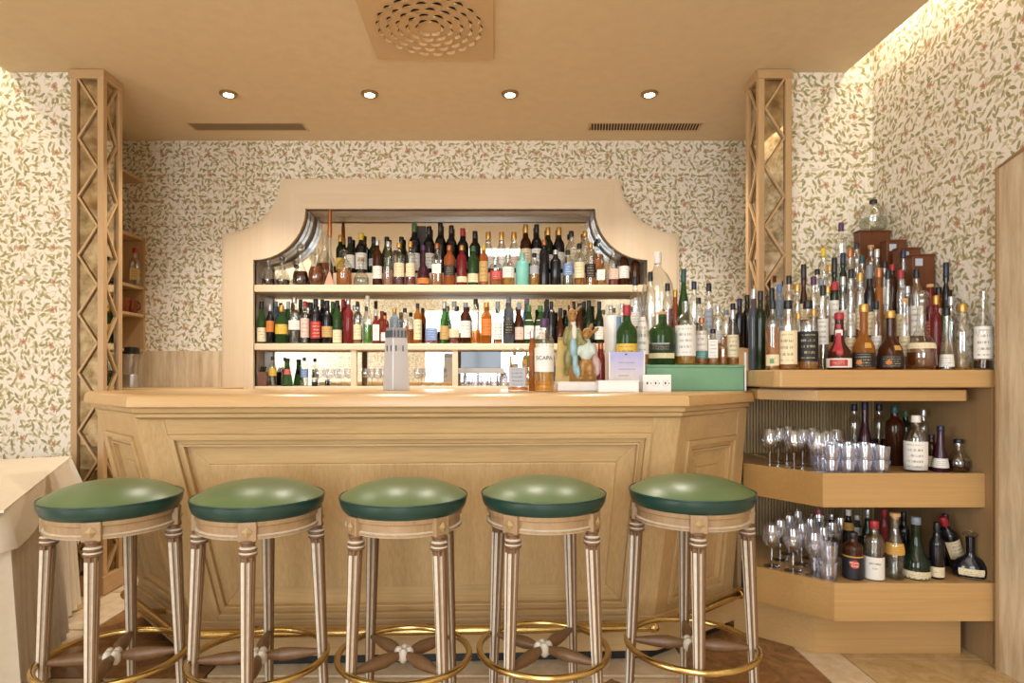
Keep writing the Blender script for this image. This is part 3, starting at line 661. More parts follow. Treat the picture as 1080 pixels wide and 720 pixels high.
# ------------------------------------------------------------------ draped table on the left
P0 = Vector((-2.146, 3.12)); d = Vector((0.454, -0.891)); e = Vector((-0.891, -0.454)); TW, TL_ = 0.85, 1.35
tb = thing('dining_table', (*(P0+d*TL_/2+e*TW/2), 0), 'small dining table hidden under draped cloths at the left edge', 'table')
def tp(u, v): q = P0+d*u+e*v; return (q.x, q.y)
MB().prism([tp(0.01, 0.01), tp(0.01, TW-0.01), tp(TL_-0.01, TW-0.01), tp(TL_-0.01, 0.01)][::-1], 0.72, 0.75).obj('tabletop', OAKX, tb)
for (u, v) in ((0.08, 0.08), (0.08, TW-0.08), (TL_-0.08, 0.08), (TL_-0.08, TW-0.08)):
    q = tp(u, v); MB().box(q[0]-0.025, q[0]+0.025, q[1]-0.025, q[1]+0.025, 0, 0.72).obj('leg', OAKZ, tb)
def skirt(z0, z1, amp, n, flare, off):
    per = []; cn = [(0, 0), (TL_, 0), (TL_, TW), (0, TW)]
    for k in range(4):
        a, b = cn[k], cn[(k+1) % 4]; L = math.hypot(b[0]-a[0], b[1]-a[1]); N = int(L/0.012)
        nx, ny = (b[1]-a[1])/L, -(b[0]-a[0])/L
        for i in range(N): f_ = i/N; per.append((a[0]+(b[0]-a[0])*f_, a[1]+(b[1]-a[1])*f_, nx, ny, f_*L))
    rings = []
    for j in range(9):
        h = j/8; R = []
        for (u, v, nx, ny, s_) in per:
            w_ = off+flare*h+amp*(0.4+0.6*h)*(2*abs(math.sin(s_*math.pi*n))-1+0.4*math.sin(s_*2*math.pi*n*0.17+1.3))
            q = tp(u+nx*w_, v+ny*w_); R.append((q[0], q[1], z0+(z1-z0)*h))
        rings.append(R)
    m = MB(); m.loft(rings, True, False); return m
tc_ = thing('tablecloth', (*(P0+d*TL_/2+e*TW/2), 0.75), 'pale cloth with pleated skirt draped over the table at the left edge', 'tablecloth')
skirt(0.748, 0.03, 0.030, 13.0, 0.02, 0.022).obj('pleated_skirt', LINEN, tc_, smooth=60)
m = skirt(0.757, 0.63, 0.003, 3.0, 0.03, 0.035); m.prism([tp(-0.036, -0.036), tp(-0.036, TW+0.036), tp(TL_+0.036, TW+0.036), tp(TL_+0.036, -0.036)][::-1], 0.752, 0.760)
m.obj('overlay', LINEN, tc_, smooth=60)
q0, q1, q2 = Vector((*tp(-0.03, 0.10), 0.755)), Vector((*tp(-0.03, -0.03), 0.762)), Vector((*tp(0.12, -0.04), 0.757)); q3 = Vector((*tp(-0.10, -0.11), 0.50)); q4 = Vector((*tp(-0.06, -0.06), 0.30))
m = MB(); m.add([q0, q1, q2, q3, q4, (q0+q3)/2+Vector((0.02, 0.02, 0)), (q2+q3)/2+Vector((0.02, 0, -0.01))], [(0,1,5),(1,3,5),(1,6,3),(1,2,6),(0,5,4),(5,3,4),(3,6,4),(6,2,4)])
m.obj('corner_fold', NAPK, tc_, smooth=60)
cl = thing('cutlery', (*tp(0.42, 0.42), 0.76), 'bundle of silver cutlery lying on the draped table at the left edge', 'cutlery')
for k in range(4):
    a_, b_ = tp(0.25+0.02*k, 0.36+0.015*k), tp(0.40+0.02*k, 0.48+0.015*k)
    m = MB(); m.tube([(*a_, 0.766), (*(Vector(a_)*0.5+Vector(b_)*0.5), 0.772), (*b_, 0.768)], [0.010, 0.004, 0.006], 8); m.obj('fork' if k % 2 else 'knife', CHROME, cl, smooth=True)
# ------------------------------------------------------------------ bottles
GLASS = {'clr': ('clear', clear_glass('clear_glass', '#f6f7f6', '#a9b0ac', 0.13)), 'grn': ('green', tinted('green_glass', '#47693a', 0.65)),
         'dgr': ('dark green', tinted('dark_green_glass', '#1b2a17', 0.25)), 'brn': ('brown', tinted('brown_glass', '#4a2412', 0.35)),
         'blk': ('black', plain('black_glass', '#15141a', 0.14, var=0.0)), 'tur': ('turquoise', plain('turquoise_glaze', '#7fc4bb', 0.3, var=0.04)),
         'amb': ('amber', tinted('amber_glass', '#b87838', 0.62)), 'blu': ('pale blue', tinted('blue_glass', '#a3b0c2', 0.7)),
         'red': ('red', tinted('red_glass', '#8e2f30', 0.45)), 'prp': ('purple brown', tinted('purple_glass', '#4a2230', 0.35)),
         'org': ('orange', tinted('orange_glass', '#b9693a', 0.5)), 'gry': ('smoky grey', tinted('grey_glass', '#5c5f68', 0.4)),
         'wht': ('white', plain('white_glaze', '#e8e4dc', 0.3, var=0.02))}
LIQ = {'amb': ('amber', tinted('amber_liquid', '#e09a42', 0.75)), 'drk': ('dark', tinted('dark_liquid', '#3a1a14', 0.3)), 'red': ('red', tinted('red_liquid', '#9c424a', 0.5)),
       'yel': ('golden', tinted('golden_liquid', '#f0c050', 0.78)), 'prp': ('purple', tinted('purple_liquid', '#6a3350', 0.4)), 'brn': ('brown', tinted('brown_liquid', '#8f4a24', 0.55)),
       'pnk': ('pink', tinted('pink_liquid', '#d2a092', 0.65)), 'grn': ('green', tinted('green_liquid', '#5fae3a', 0.5)), 'clr': ('clear', clear_glass('clear_liquid', '#eef2f0', '#b8bdb8', 0.03))}
CAP = {}
for k, (w_, c, r, mt) in {'blk': ('black', '#17171c', 0.35, 0), 'gld': ('gold', '#d0a257', 0.35, 0.7), 'red': ('red', '#a52a35', 0.4, 0), 'slv': ('silver', '#c8c8cc', 0.3, 0.8), 'wht': ('white', '#e9e6e0', 0.4, 0),
                           'crk': ('cork', '#c9a070', 0.8, 0), 'grn': ('green', '#3f6b3c', 0.4, 0), 'nvy': ('navy', '#1c2440', 0.35, 0), 'prp': ('purple', '#4d2e58', 0.4, 0), 'cop': ('copper', '#b9764e', 0.35, 0.6),
                           'blu': ('blue', '#5472a8', 0.4, 0), 'yel': ('yellow', '#d9bd3c', 0.4, 0), 'pnk': ('pink', '#c8586c', 0.4, 0), 'tea': ('teal', '#1f4c50', 0.4, 0), 'gry': ('grey', '#7d8794', 0.4, 0)}.items():
    CAP[k] = (w_, plain('cap_'+w_, c, r, mt, var=0.02))
CAP['gls'] = ('glass', GLASS['clr'][1])
LAB = {}
for k, (w_, c, ink) in {'wht': ('white', '#e9e6e0', '#3c3a40'), 'crm': ('cream', '#e4d5b2', '#4a3c2a'), 'blk': ('black', '#1d1c20', '#c9b98c'), 'red': ('red', '#b3332f', '#efe2d0'), 'tan': ('tan', '#c2a067', '#3d2c1c'),
                        'yel': ('yellow', '#dbb64a', '#5b2c1c'), 'blu': ('blue', '#6b86b8', '#f0f0f4'), 'grn': ('green', '#6e9c6a', '#1d2c1c'), 'gry': ('grey', '#a7a9b2', '#2c2c32'), 'org': ('orange', '#d07a35', '#42210f'),
                        'pnk': ('pale pink', '#ddc2b4', '#5a3a3a'), 'tea': ('teal', '#4d8a8c', '#e8eeea'), 'gld': ('gold', '#c99a45', '#4b3010')}.items():
    LAB[k] = (w_, paper('label_'+w_.replace(' ', '_'), c, ink))
# profiles: (radius, height) ; radius > 0 in body radii, < 0 in neck radii
PROF = {'wine': [(.9,0),(1,.02),(1,.60),(.96,.65),(.78,.70),(.52,.745),(-1.15,.79),(-1,.83),(-1,1)],
        'burg': [(.9,0),(1,.02),(1,.47),(.94,.55),(.76,.63),(.55,.71),(-1.1,.78),(-1,.83),(-1,1)],
        'spir': [(.92,0),(1,.02),(1,.65),(.96,.70),(.78,.75),(.5,.785),(-1.1,.82),(-1,.85),(-1,1)],
        'sqr':  [(.94,0),(1,.02),(1,.63),(.95,.67),(.7,.70),(-1.2,.74),(-1,.77),(-1,1)],
        'dec':  [(.8,0),(1,.06),(1,.24),(.9,.36),(.62,.47),(-1.2,.58),(-1,.66),(-1,.88),(-1.5,.93),(-1.4,1)],
        'rnd':  [(.6,0),(.9,.08),(1,.24),(.95,.38),(.7,.52),(-1.3,.63),(-1,.70),(-1,1)],
        'pear': [(.92,0),(1,.03),(1,.24),(.92,.36),(.66,.46),(.38,.53),(.34,.58),(.37,.66),(.33,.78),(-1,.88),(-1,1)],
        'cone': [(.97,0),(1,.03),(.97,.12),(.72,.42),(.48,.64),(-1.05,.78),(-1,.84),(-1,1)],
        'slim': [(.95,0),(1,.02),(1,.70),(.85,.76),(-1.1,.81),(-1,.84),(-1,1)],
        'jug':  [(.85,0),(1,.06),(1,.58),(.92,.67),(.65,.76),(-1.2,.83),(-1,.87),(-1,1)],
        'bock': [(.6,0),(.9,.05),(1,.2),(.92,.34),(.62,.46),(-1.15,.55),(-1,.62),(-1,1)],
        'gm':   [(.95,0),(1,.03),(1,.22),(.9,.33),(.55,.44),(.40,.52),(.42,.66),(.36,.78),(-1,.86),(-1,1)],
        'coni': [(.95,0),(1,.03),(.98,.30),(.60,.42),(.40,.60),(-1,.75),(-1,1)]}
KINDW = {'dec': 'decanter', 'jug': 'jug', 'sqr': 'square bottle', 'bock': 'flask', 'pear': 'pear-shaped bottle', 'cone': 'conical bottle', 'rnd': 'round bottle', 'slim': 'slim bottle'}
NBOT = [0]; INFO = {}
def patch(o, l0, l1, a0, a1, mt, name='label', off=0.0016):    # a further printed piece on a bottle, angles measured from its front
    P, rad, cs, R, Hh, put = INFO[o.name]; m = MB(); rows = []
    for j in range(4):
        z = (l0+(l1-l0)*j/3)*Hh; r = rad(z); q = []
        for i in range(9):
            a = math.radians(-90+a0+(a1-a0)*i/8); k = cs(a, r, z); k = k if isinstance(k, tuple) else (k, k)
            q.append(((r*k[0]+off)*math.cos(a), (r*k[1]+off)*math.sin(a), z))
        rows.append(q)
    m.loft(rows, False, False); return put(m, name, mt)
def bottle(X, Y, z0, Hh, R, typ, gl, liq, lev, cap, lab, l0, l1, label, group, lean=0.0, name=None):
    dec = typ in ('dec', 'jug'); name = name or ('decanter' if dec else 'bottle')
    seg = 20 if R > 0.03 else 16
    rot = math.atan2(-X, Y)+random.uniform(-0.15, 0.15)
    root = thing(name, (X, Y, z0), label, 'decanter' if dec else 'bottle', group, rot)
    if lean: root.rotation_euler = (0, lean, 0)
    nr = min(0.0165, max(0.0105, 0.42*R)); 
    P = [((r*R if r > 0 else -r*nr), z*Hh) for r, z in PROF[typ]]
    ex = 5.0 if typ == 'sqr' else 2.0; fl = 0.55 if typ == 'bock' else 1.0
    def cs(a, r, z):
        if ex > 2 and r > nr*1.3:
            c, s_ = abs(math.cos(a)), abs(math.sin(a)); return (c**ex+s_**ex)**(-1/ex)*0.93
        if fl < 1 and r > nr*1.3: return (1.0, fl)
        return 1.0
    def mk(): 
        m = MB(); return m
    def put(m, nm, mt, par=None, smooth=True):
        me = bpy.data.meshes.new(nm); me.from_pydata(m.v, [], m.f); me.materials.append(mt)
        bm = bmesh.new(); bm.from_mesh(me); bmesh.ops.recalc_face_normals(bm, faces=bm.faces); bm.to_mesh(me); bm.free()
        if smooth:
            me.polygons.foreach_set('use_smooth', [True]*len(me.polygons)); me.set_sharp_from_angle(angle=math.radians(50))
        o = bpy.data.objects.new(nm, me); COL.objects.link(o); o.parent = par or root; return o
    a0 = math.pi/4/ (seg/4) if ex > 2 else 0
    m = mk(); m.lathe(P, seg, cs=cs, a0=a0); put(m, 'body', GLASS[gl][1])
    def rad(z):
        for (r0, za), (r1, zb) in zip(P, P[1:]):
            if za <= z <= zb and zb > za: return r0+(r1-r0)*(z-za)/(zb-za)
        return P[-1][0]
    if liq and lev > 0:
        zt = lev*Hh; Q = [(r*0.93, max(z, 0.006)) for r, z in P if z < zt]+[(rad(zt)*0.93, zt)]
        m = mk(); m.lathe(Q, seg, cs=cs, a0=a0); put(m, 'liquid', LIQ[liq][1])
    if cap:
        if cap == 'gls': 
            m = mk(); m.lathe([(nr*.8, Hh*.97), (nr*.9, Hh*1.0), (nr*1.5, Hh*1.03), (nr*1.7, Hh*1.07), (nr*1.2, Hh*1.11), (nr*.3, Hh*1.13)], 12); put(m, 'stopper', CAP[cap][1])
        elif cap == 'crk':
            m = mk(); m.lathe([(nr*.9, Hh*.96), (nr*1.0, Hh*1.0), (nr*1.35, Hh*1.003), (nr*1.35, Hh*1.05), (nr*1.2, Hh*1.055)], 12); put(m, 'stopper', CAP[cap][1])
        else:
            L = 0.17 if typ in ('wine', 'burg') else 0.12
            m = mk(); m.lathe([(nr*1.10, Hh*(1-L)), (nr*1.13, Hh*(1-L)+0.001), (nr*1.10, Hh*.985), (nr*1.0, Hh*1.003)], 14); put(m, 'cap', CAP[cap][1])
    if lab:
        m = mk(); N = 9; half = math.radians(42 if typ == 'bock' else 78); rows = []
        for j in range(4):
            z = (l0+(l1-l0)*j/3)*Hh; r = rad(z)
            R_ = []
            for i in range(N):
                a = -math.pi/2-half+2*half*i/(N-1); k = cs(a, r, z)
                k = k if isinstance(k, tuple) else (k, k)
                R_.append(((r*k[0]+0.0007)*math.cos(a), (r*k[1]+0.0007)*math.sin(a), z))
            rows.append(R_)
        if ex > 2:                                     # flat front label on a square bottle
            rows = [[(math.copysign(abs(-1+2*i/(N-1)), -1+2*i/(N-1))*R*0.78, -R*0.965-0.001, (l0+(l1-l0)*j/3)*Hh) for i in range(N)] for j in range(4)]
        m.loft(rows, False, False); put(m, 'label', LAB[lab][1])
    NBOT[0] += 1; INFO[root.name] = (P, rad, cs, R, Hh, put)
    return root
ORD = ['first', 'second', 'third', 'fourth', 'fifth', 'sixth', 'seventh', 'eighth', 'ninth', 'tenth', 'eleventh', 'twelfth', 'thirteenth', 'fourteenth', 'fifteenth', 'sixteenth', 'seventeenth', 'eighteenth',
       'nineteenth', 'twentieth', '21st', '22nd', '23rd', '24th', '25th', '26th', '27th', '28th', '29th', '30th', '31st', '32nd', '33rd', '34th', '35th', '36th', '37th', '38th', '39th', '40th']
BOT = {}
def row(key, Y, z0, phrase, group, data, shrink=True):
    """each line: x top width kind glass liquid[:level] cap label[:from:to] [y=depth]"""
    E = []
    for ln in data.strip().splitlines():
        t = ln.split(); yy = Y; zz = z0
        ex = [q for q in t if '=' in q]; t = [q for q in t if '=' not in q]
        for q in ex:
            if q[0] == 'y': yy = float(q[2:])
            if q[0] == 'z': zz = float(q[2:])
        x, top, wd = float(t[0]), float(t[1]), float(t[2]); lq = t[5].split(':'); lb = t[7].split(':')
        E.append([XX(x, yy), yy, zz, ZZ(top, yy)-zz, wd*yy/F/2, t[3], t[4], None if lq[0] == '-' else lq[0], float(lq[1]) if len(lq) > 1 else 0.55,
                  None if t[6] == '-' else t[6], None if lb[0] == '-' else lb[0], float(lb[1]) if len(lb) > 1 else 0.10, float(lb[2]) if len(lb) > 2 else 0.50])
    E.sort(key=lambda q: q[0])
    for i in range(len(E)):
        for j in range(i):
            g = math.hypot(E[i][0]-E[j][0], E[i][1]-E[j][1]); s_ = E[i][4]+E[j][4]
            if g < s_+0.001: k = max(0.3, (g-0.001)/s_); E[i][4] *= k; E[j][4] *= k
    for i, e_ in enumerate(E):
        if e_[0]+e_[4] > 2.028: print('INWALL', key, i, e_[0], e_[4])
        gw = GLASS[e_[6]][0]; lw = LIQ[e_[7]][0] if e_[7] else ''
        kind = KINDW.get(e_[5], 'bottle')
        first = (lw if lw and gw == 'clear' else gw)+' '+kind
        bits = [first]
        if e_[9]: bits.append(CAP[e_[9]][0]+(' stopper' if e_[9] in ('gls', 'crk') else ' cap'))
        if e_[10]: bits.append(LAB[e_[10]][0]+' label')
        bits.append(ORD[i]+' from left, '+phrase)
        if len(', '.join(bits).split()) > 16: bits.pop(1)
        k_ = e_[9]; hh = e_[3]/(1.13 if k_ == 'gls' else 1.05 if k_ == 'crk' else 1.0)
        BOT[(key, i)] = bottle(e_[0], e_[1], e_[2], hh, e_[4], e_[5], e_[6], e_[7], e_[8], e_[9], e_[10], e_[11], e_[12], ', '.join(bits), group)
# ---- niche shelves
SU, SM, SB = ZZ(300, YN), ZZ(362, YN), 1.09
XA, XB = i3[0][0]+0.004, i3[-1][0]-0.004
ns = thing('niche_shelf', ((XA+XB)/2, 4.42, SU-0.05), 'pale upper shelf across the mirrored niche, carrying decanters and wine bottles', 'shelf', 'niche shelves')
MB().box(XA, XB, 4.315, 4.525, SU-0.05, SU).obj('board', PALEX, ns, bevel=0.006)
MB().box(XX(352, 4.45), XX(650, 4.45), 4.435, 4.52, SU, SU+0.10).obj('rear_step', PALEX, ns)
ns = thing('niche_shelf', ((XA+XB)/2, 4.42, SM-0.046), 'pale middle shelf across the mirrored niche, carrying coloured liqueur bottles', 'shelf', 'niche shelves')
MB().box(XA, XB, 4.315, 4.525, SM-0.046, SM).obj('board', PALEX, ns, bevel=0.006)
ns = thing('niche_shelf', ((XA+XB)/2, 4.42, 0.98), 'lowest niche ledge with wine glasses and pourer bottles behind the bar', 'shelf', 'niche shelves')
MB().box(XA, XB, 4.315, 4.525, 1.04, SB).obj('board', PALEX, ns, bevel=0.006)
for x in (373, 480, 595): MB().box(XX(x-3, 4.33), XX(x+3, 4.33), 4.325, 4.37, SB, SM-0.046).obj('support_post', PALEZ, ns, bevel=0.002)
row('uf', 4.375, SU, 'front row of upper niche shelf', 'bottles on the upper niche shelf', """
283 269 15 dec clr drk:.22 - -
298 271 16 dec clr drk:.2 blk -
317 257 18 dec clr drk:.38 gls -
334 262 20 rnd clr brn:.5 - -
363 263 16 jug clr amb:.5 gls -
381 272 16 dec clr clr:.3 crk -
398 253 10 spir brn - slv wht:.15:.42
409.5 255 11 spir clr pnk:.35 slv -
421 256 11 spir clr prp:.4 gld crm:.2:.52
433 255 10 spir clr red:.3 gld crm:.2:.5
446.5 259 13 pear prp - prp org:.04:.18
461 257 12 sqr clr amb:.3 cop wht:.28:.5
474 259 12 spir org - cop blk:.25:.5
487 259 11 spir red - gld crm:.08:.22
499 260 11 spir grn - grn crm:.08:.3
510 259 9.5 slim org - yel tan:.1:.6
523 271 13 spir clr amb:.4 slv red:.2:.5
536 269 13 spir clr yel:.35 slv wht:.25:.6
551 267 14 spir tur - - -
563.5 267 10 spir clr yel:.4 blk gry:.35:.6
574 253 10.5 slim blk - cop -
586 264 11.5 spir blk - slv -
599 264 11 slim clr clr:.4 blk blu:.28:.62
611 257 11 spir clr amb:.25 blk crm:.18:.55
623 256 10.5 slim clr amb:.5 gld blk:.18:.5
634.5 273 10.5 sqr clr amb:.4 - wht:.2:.58
647 257 11 burg clr red:.25 wht pnk:.15:.4
658 259 11 burg brn - blk wht:.18:.48
670 268 10 spir brn - gld -
""")
row('ub', 4.478, SU+0.10, 'back row of upper niche shelf', 'bottles on the upper niche shelf', """
359 248 9 wine dgr - gld yel:.1:.4
369 250 10 wine dgr - blk wht:.15:.5
381 246 12 wine blk - yel wht:.1:.5
394 250 10 wine dgr - blk gry:.2:.4
408 250 11 burg grn - blk -
423.5 250 11 burg dgr - blk -
437 236 12 wine blk - grn wht:.05:.4
452.6 239 12.5 wine blk - blk wht:.1:.42
464.5 235 12 wine blk - blk -
476 238 12 wine blk - blk gry:.12:.3
488 241 12 wine blk - red gry:.1:.26
501 244 12 wine blk - blk -
515 245 12 burg clr drk:.35 gld wht:.12:.4
529 245 12 burg clr drk:.35 gld wht:.12:.4
542 245 12 burg clr drk:.35 gld pnk:.12:.4
554.5 237 12 wine brn - gld crm:.2:.5
566 237 12 wine blk - blk wht:.1:.5
578 240 11 wine dgr - gld wht:.1:.4
589.6 240 11.5 wine blk - gld wht:.1:.45
602.6 244 12 sqr clr clr:.4 blk crm:.1:.5
617 244 11 spir clr amb:.3 gld crm:.2:.5
631 252 11 spir clr amb:.55 blk org:.1:.4
""")
bottle(XX(342, 4.46), 4.465, SU, (ZZ(243, 4.465)-SU), 0.064, 'rnd', 'clr', 'brn', 0.42, None, None, 0, 0, 'tall handled glass decanter of brown spirit behind the pink triangular stand', 'bottles on the upper niche shelf', name='decanter')
b_ = thing('gift_box', (XX(443, 4.51), 4.50, SU+0.1), 'dark brown presentation box standing behind the port bottles, upper niche shelf', 'box')
MB().box(XX(436, 4.51), XX(449, 4.51), 4.512, 4.522, SU+0.1, ZZ(238, 4.51)).obj('carton', plain('dark_card', '#3b2c2c', 0.6), b_, bevel=0.001)
tt_ = thing('spirit_thief', (XX(348, 4.34), 4.338, SU), 'glass tasting tube with copper tip in a pink triangular stand on the upper shelf', 'tasting tube')
X_ = XX(348, 4.34)
m = MB(); m.add([(X_-0.036, 4.325, SU), (X_+0.032, 4.325, SU), (X_+0.004, 4.325, SU+0.09), (X_-0.004, 4.325, SU+0.09), (X_-0.036, 4.345, SU), (X_+0.032, 4.345, SU), (X_+0.004, 4.345, SU+0.09), (X_-0.004, 4.345, SU+0.09)], [(0,1,2,3),(7,6,5,4),(0,4,5,1),(1,5,6,2),(2,6,7,3),(3,7,4,0)])
m.obj('stand', plain('salmon_card', '#d6957c', 0.5), tt_)
MB().lathe([(0.007, 0.08), (0.007, 0.30), (0.009, 0.34)], 10, (X_, 4.335, SU)).obj('tube', GLASS['clr'][1], tt_, smooth=True)
MB().lathe([(0.012, 0.33), (0.016, 0.36), (0.014, 0.48), (0.010, 0.52)], 10, (X_, 4.335, SU)).obj('tip', CAP['cop'][1], tt_, smooth=True)
row('mf', 4.375, SM, 'front row of middle niche shelf', 'bottles on the middle niche shelf', """
276 318 10 burg grn - blk crm:.05:.38
285 321 9 wine blk - slv org:.3:.58
297 322 13 burg grn - gld yel:.25:.5
310.5 313.5 12 spir clr clr:.5 slv wht:.3:.5
321.6 318 9 slim clr clr:.5 red pnk:.15:.6
333 315.5 11 spir blk - nvy red:.12:.5
345 317 11 wine blk - blk tan:.15:.4
355.7 317 9.5 wine grn - blk crm:.02:.32
367.5 315.5 11 spir red - slv -
377 318 9 spir clr yel:.5 blk crm:.1:.45
387.6 312 11 burg clr grn:.4 wht -
396.5 329 10 sqr red - slv wht:.1:.6
406 333 9 rnd red - cop wht:.1:.4
416 325 10 spir blu - gld -
427 325 9 spir clr amb:.5 blk -
440.5 320 8.5 spir amb - blk crm:.1:.6
455 326 14 sqr clr red:.5 gls blu:.1:.5
468.6 318 9.5 burg grn - slv tan:.1:.42
479 318 11 spir clr red:.2 gry crm:.15:.35
491 319 11 spir brn - gry wht:.15:.55
501.7 315.5 10 spir clr amb:.3 blk -
513 319 12 spir amb - gld org:.2:.6
525 318 10 burg clr amb:.2 gry wht:.1:.5
536.7 313.5 11 spir gry - gry blk:.2:.5
547.5 319 9 burg brn - gry pnk:.1:.4
558 322 10.5 burg grn - grn wht:.12:.62
570 322 11 burg grn - grn wht:.12:.62
581.5 318 8.5 slim blk - blk -
591 325 10 rnd brn - blk -
601 322 10 spir dgr - blk -
611 320 10 burg brn - blk -
621 317 10.5 burg dgr - blk -
632 318 9.5 burg dgr - blk wht:.1:.4
644 322 11 spir clr amb:.3 slv crm:.2:.5
656 320 11 spir clr clr:.3 slv -
668 324 11 spir amb - blk crm:.1:.4
""")
row('mb', 4.478, SM, 'back row of middle niche shelf', 'bottles on the middle niche shelf', """
291 318 9 spir blu - gry -
304 318 9 burg grn - wht -
317 316 9 wine dgr - blk -
328 319 9 wine dgr - blk -
340 316 9 spir blk - nvy -
351 318 9 burg grn - grn -
362 316 9 wine red - red -
374 322 9 spir clr clr:.4 slv -
403 328 9 spir org - red -
556 315 9 spir blu - gry -
577 316 9 spir gry - blk -
605 318 9 wine dgr - blk -
616 318 9 wine dgr - blk -
""")
row('lo', 4.40, SB, 'lowest niche ledge', 'pourer bottles on the lowest niche ledge', """
268 380 10 cone gry - blk -
287.6 376 8 spir clr clr:.4 blk yel:.35:.62
303 378 12 cone grn - blk red:.42:.62
321 377 8 spir clr clr:.4 blk blu:.3:.6
""")
# ---- bottles on the bar itself
gb = thing('green_box', (0.9, 2.85, ZT), 'long green painted box on the right end of the bar, carrying whisky bottles', 'box')
GZ = 1.213
MB().prism([(0.655, 2.70), (1.115, 2.80), (1.115, 2.925), (0.655, 2.925)], ZT, GZ-0.01).obj('carcass', GREENB, gb, bevel=0.003)
MB().prism([(0.652, 2.695), (1.118, 2.795), (1.118, 2.928), (0.652, 2.928)], GZ-0.01, GZ).obj('lid', GREENB, gb, bevel=0.002)
MB().box(1.1185, 1.126, 2.80, 2.81, ZT, 1.27).obj('end_strip', CAP['wht'][1], gb)
row('gf', 2.80, GZ, 'front row on green box', 'bottles on the green box', """
678 334 12 slim clr amb:.2 - wht:.22:1.0 y=2.76
698.5 329 27 spir grn - crk blk:.28:.42 y=2.795
723 318 21 spir clr yel:.4 - wht:.14:.62 y=2.80
740 335 12 slim clr amb:.15 cop wht:.14:.72 y=2.84
752 347 12 sqr clr amb:.2 blk wht:.2:.7 y=2.85
762.5 356 9 sqr clr amb:.6 - - y=2.875
773 327 12 burg clr amb:.12 slv crm:.15:.55 y=2.88
""")
row('gb', 3.02, 1.30, 'behind green box', 'bottles behind the green box', """
670 292 12 spir clr clr:.4 blk wht:.3:.5
686 287 11 spir clr clr:.4 blk - y=2.97
704 299 11 spir clr red:.6 blk - y=2.98
712 306 9 spir org - gld - y=3.05
721 284 14 burg grn - tea - y=3.02
732 297 10 spir clr clr:.4 nvy - y=2.985
736.5 314 9 spir clr brn:.5 blk - y=3.05
747.5 299 11 slim clr clr:.3 blk gry:.2:.6 y=3.0
757 322 11 spir clr amb:.3 slv wht:.1:.4 y=2.985
766 327 10 spir clr amb:.3 gry - y=3.01
773 320 9 wine blk - blk - y=3.08
780 315 9 wine blk - nvy - y=3.02
788 311 9 wine blk - blk - y=3.08
""")
bottle(XX(693, 3.08), 3.07, 1.30, ZZ(266, 3.07)-1.30, 0.076, 'jug', 'clr', None, 0, 'wht', None, 0, 0, 'large empty clear glass jug with white cap behind the green box', 'bottles behind the green box', name='glass_jug')
YB2 = 2.62
def one(x, y0, top, wd, Y, z0, *a, **k): return bottle(XX(x, Y), Y, z0, ZZ(top, Y)-z0, wd*Y/F/2, *a, **k)
o_ = one(546.5, 413, 372, 22, 2.62, ZT, 'sqr', 'clr', 'amb', 0.12, 'gls', 'gry', 0.13, 0.62, 'square clear whisky bottle with grey label on the bar, left of the rabbit figurine', 'bottles standing on the bar')
sc_ = one(574, 413, 336, 20.5, 2.62, ZT, 'spir', 'clr', 'yel', 0.26, 'prp', 'wht', 0.27, 0.60, 'golden whisky bottle with purple cap and large white label on the bar', 'bottles standing on the bar')
hs = (ZZ(336, 2.62)-ZT)
sc_.rotation_euler[2] = math.atan2(-XX(574, 2.62), 2.62)
INK = plain('printing_ink', '#3a3d55', 0.6, var=0)
text('SCAPA', 'lettering', 0.0225, (0, -0.0432, hs*0.455), (math.pi/2, 0, 0), INK, sc_)
one(561.5, 409, 349, 8, 2.74, ZT, 'slim', 'amb', None, 0, 'slv', None, 0, 0, 'slender amber bottle with silver cap between the two whisky bottles on the bar', 'bottles standing on the bar')
one(661, 400, 322, 22, 2.70, ZT, 'spir', 'grn', None, 0, 'red', 'yel', 0.25, 0.55, 'green whisky bottle with red cap and yellow label behind the lilac card', 'bottles standing on the bar')
one(633.5, 405, 362, 9, 2.70, ZT, 'slim', 'red', None, 0, 'cop', None, 0, 0, 'small red bottle with copper cap right of the rabbit figurine', 'bottles standing on the bar')
# ---- bottles on the corner cabinet
CZ = 1.19
row('rf', 2.615, CZ, 'front row of cabinet ledge', 'bottles on the cabinet ledge', """
802 307 10 spir dgr - blk - y=2.74
795 305 11 spir gry - slv - y=2.80
842 330 9 slim clr amb:.3 gld crm:.2:.5 y=2.69
858 326 9 slim clr clr:.3 gld wht:.2:.5 y=2.69
897 322 11 spir clr pnk:.5 slv crm:.2:.5 y=2.675
924 318 12 spir clr amb:.4 blk wht:.2:.5 y=2.68
954 315 12 spir clr amb:.4 crk crm:.2:.5 y=2.685
987 312 10 spir red - gld - y=2.69
1003 313 10 spir clr yel:.4 slv - y=2.69
815 317 13 spir clr amb:.62 blk crm:.06:.22
831 317 19 spir clr amb:.55 blk crm:.08:.56
852 317 20 spir clr amb:.55 blk blk:.12:.55
868 301 13 jug clr clr:.4 blk wht:.3:.6 y=2.675
885 330 24 gm brn - red wht:.04:.20 y=2.60
911 321 26 pear amb - gld blk:.04:.26
939 328 31 pear brn - gld blk:.04:.24
972 306 35 dec clr brn:.25 gls crm:.3:.38
998.5 325 18 cone clr clr:.3 blk wht:.05:.25
1015 321 24 jug clr yel:.05 gld -
1037 307 17 burg clr drk:.12 - wht:.14:.55 y=2.565
""")
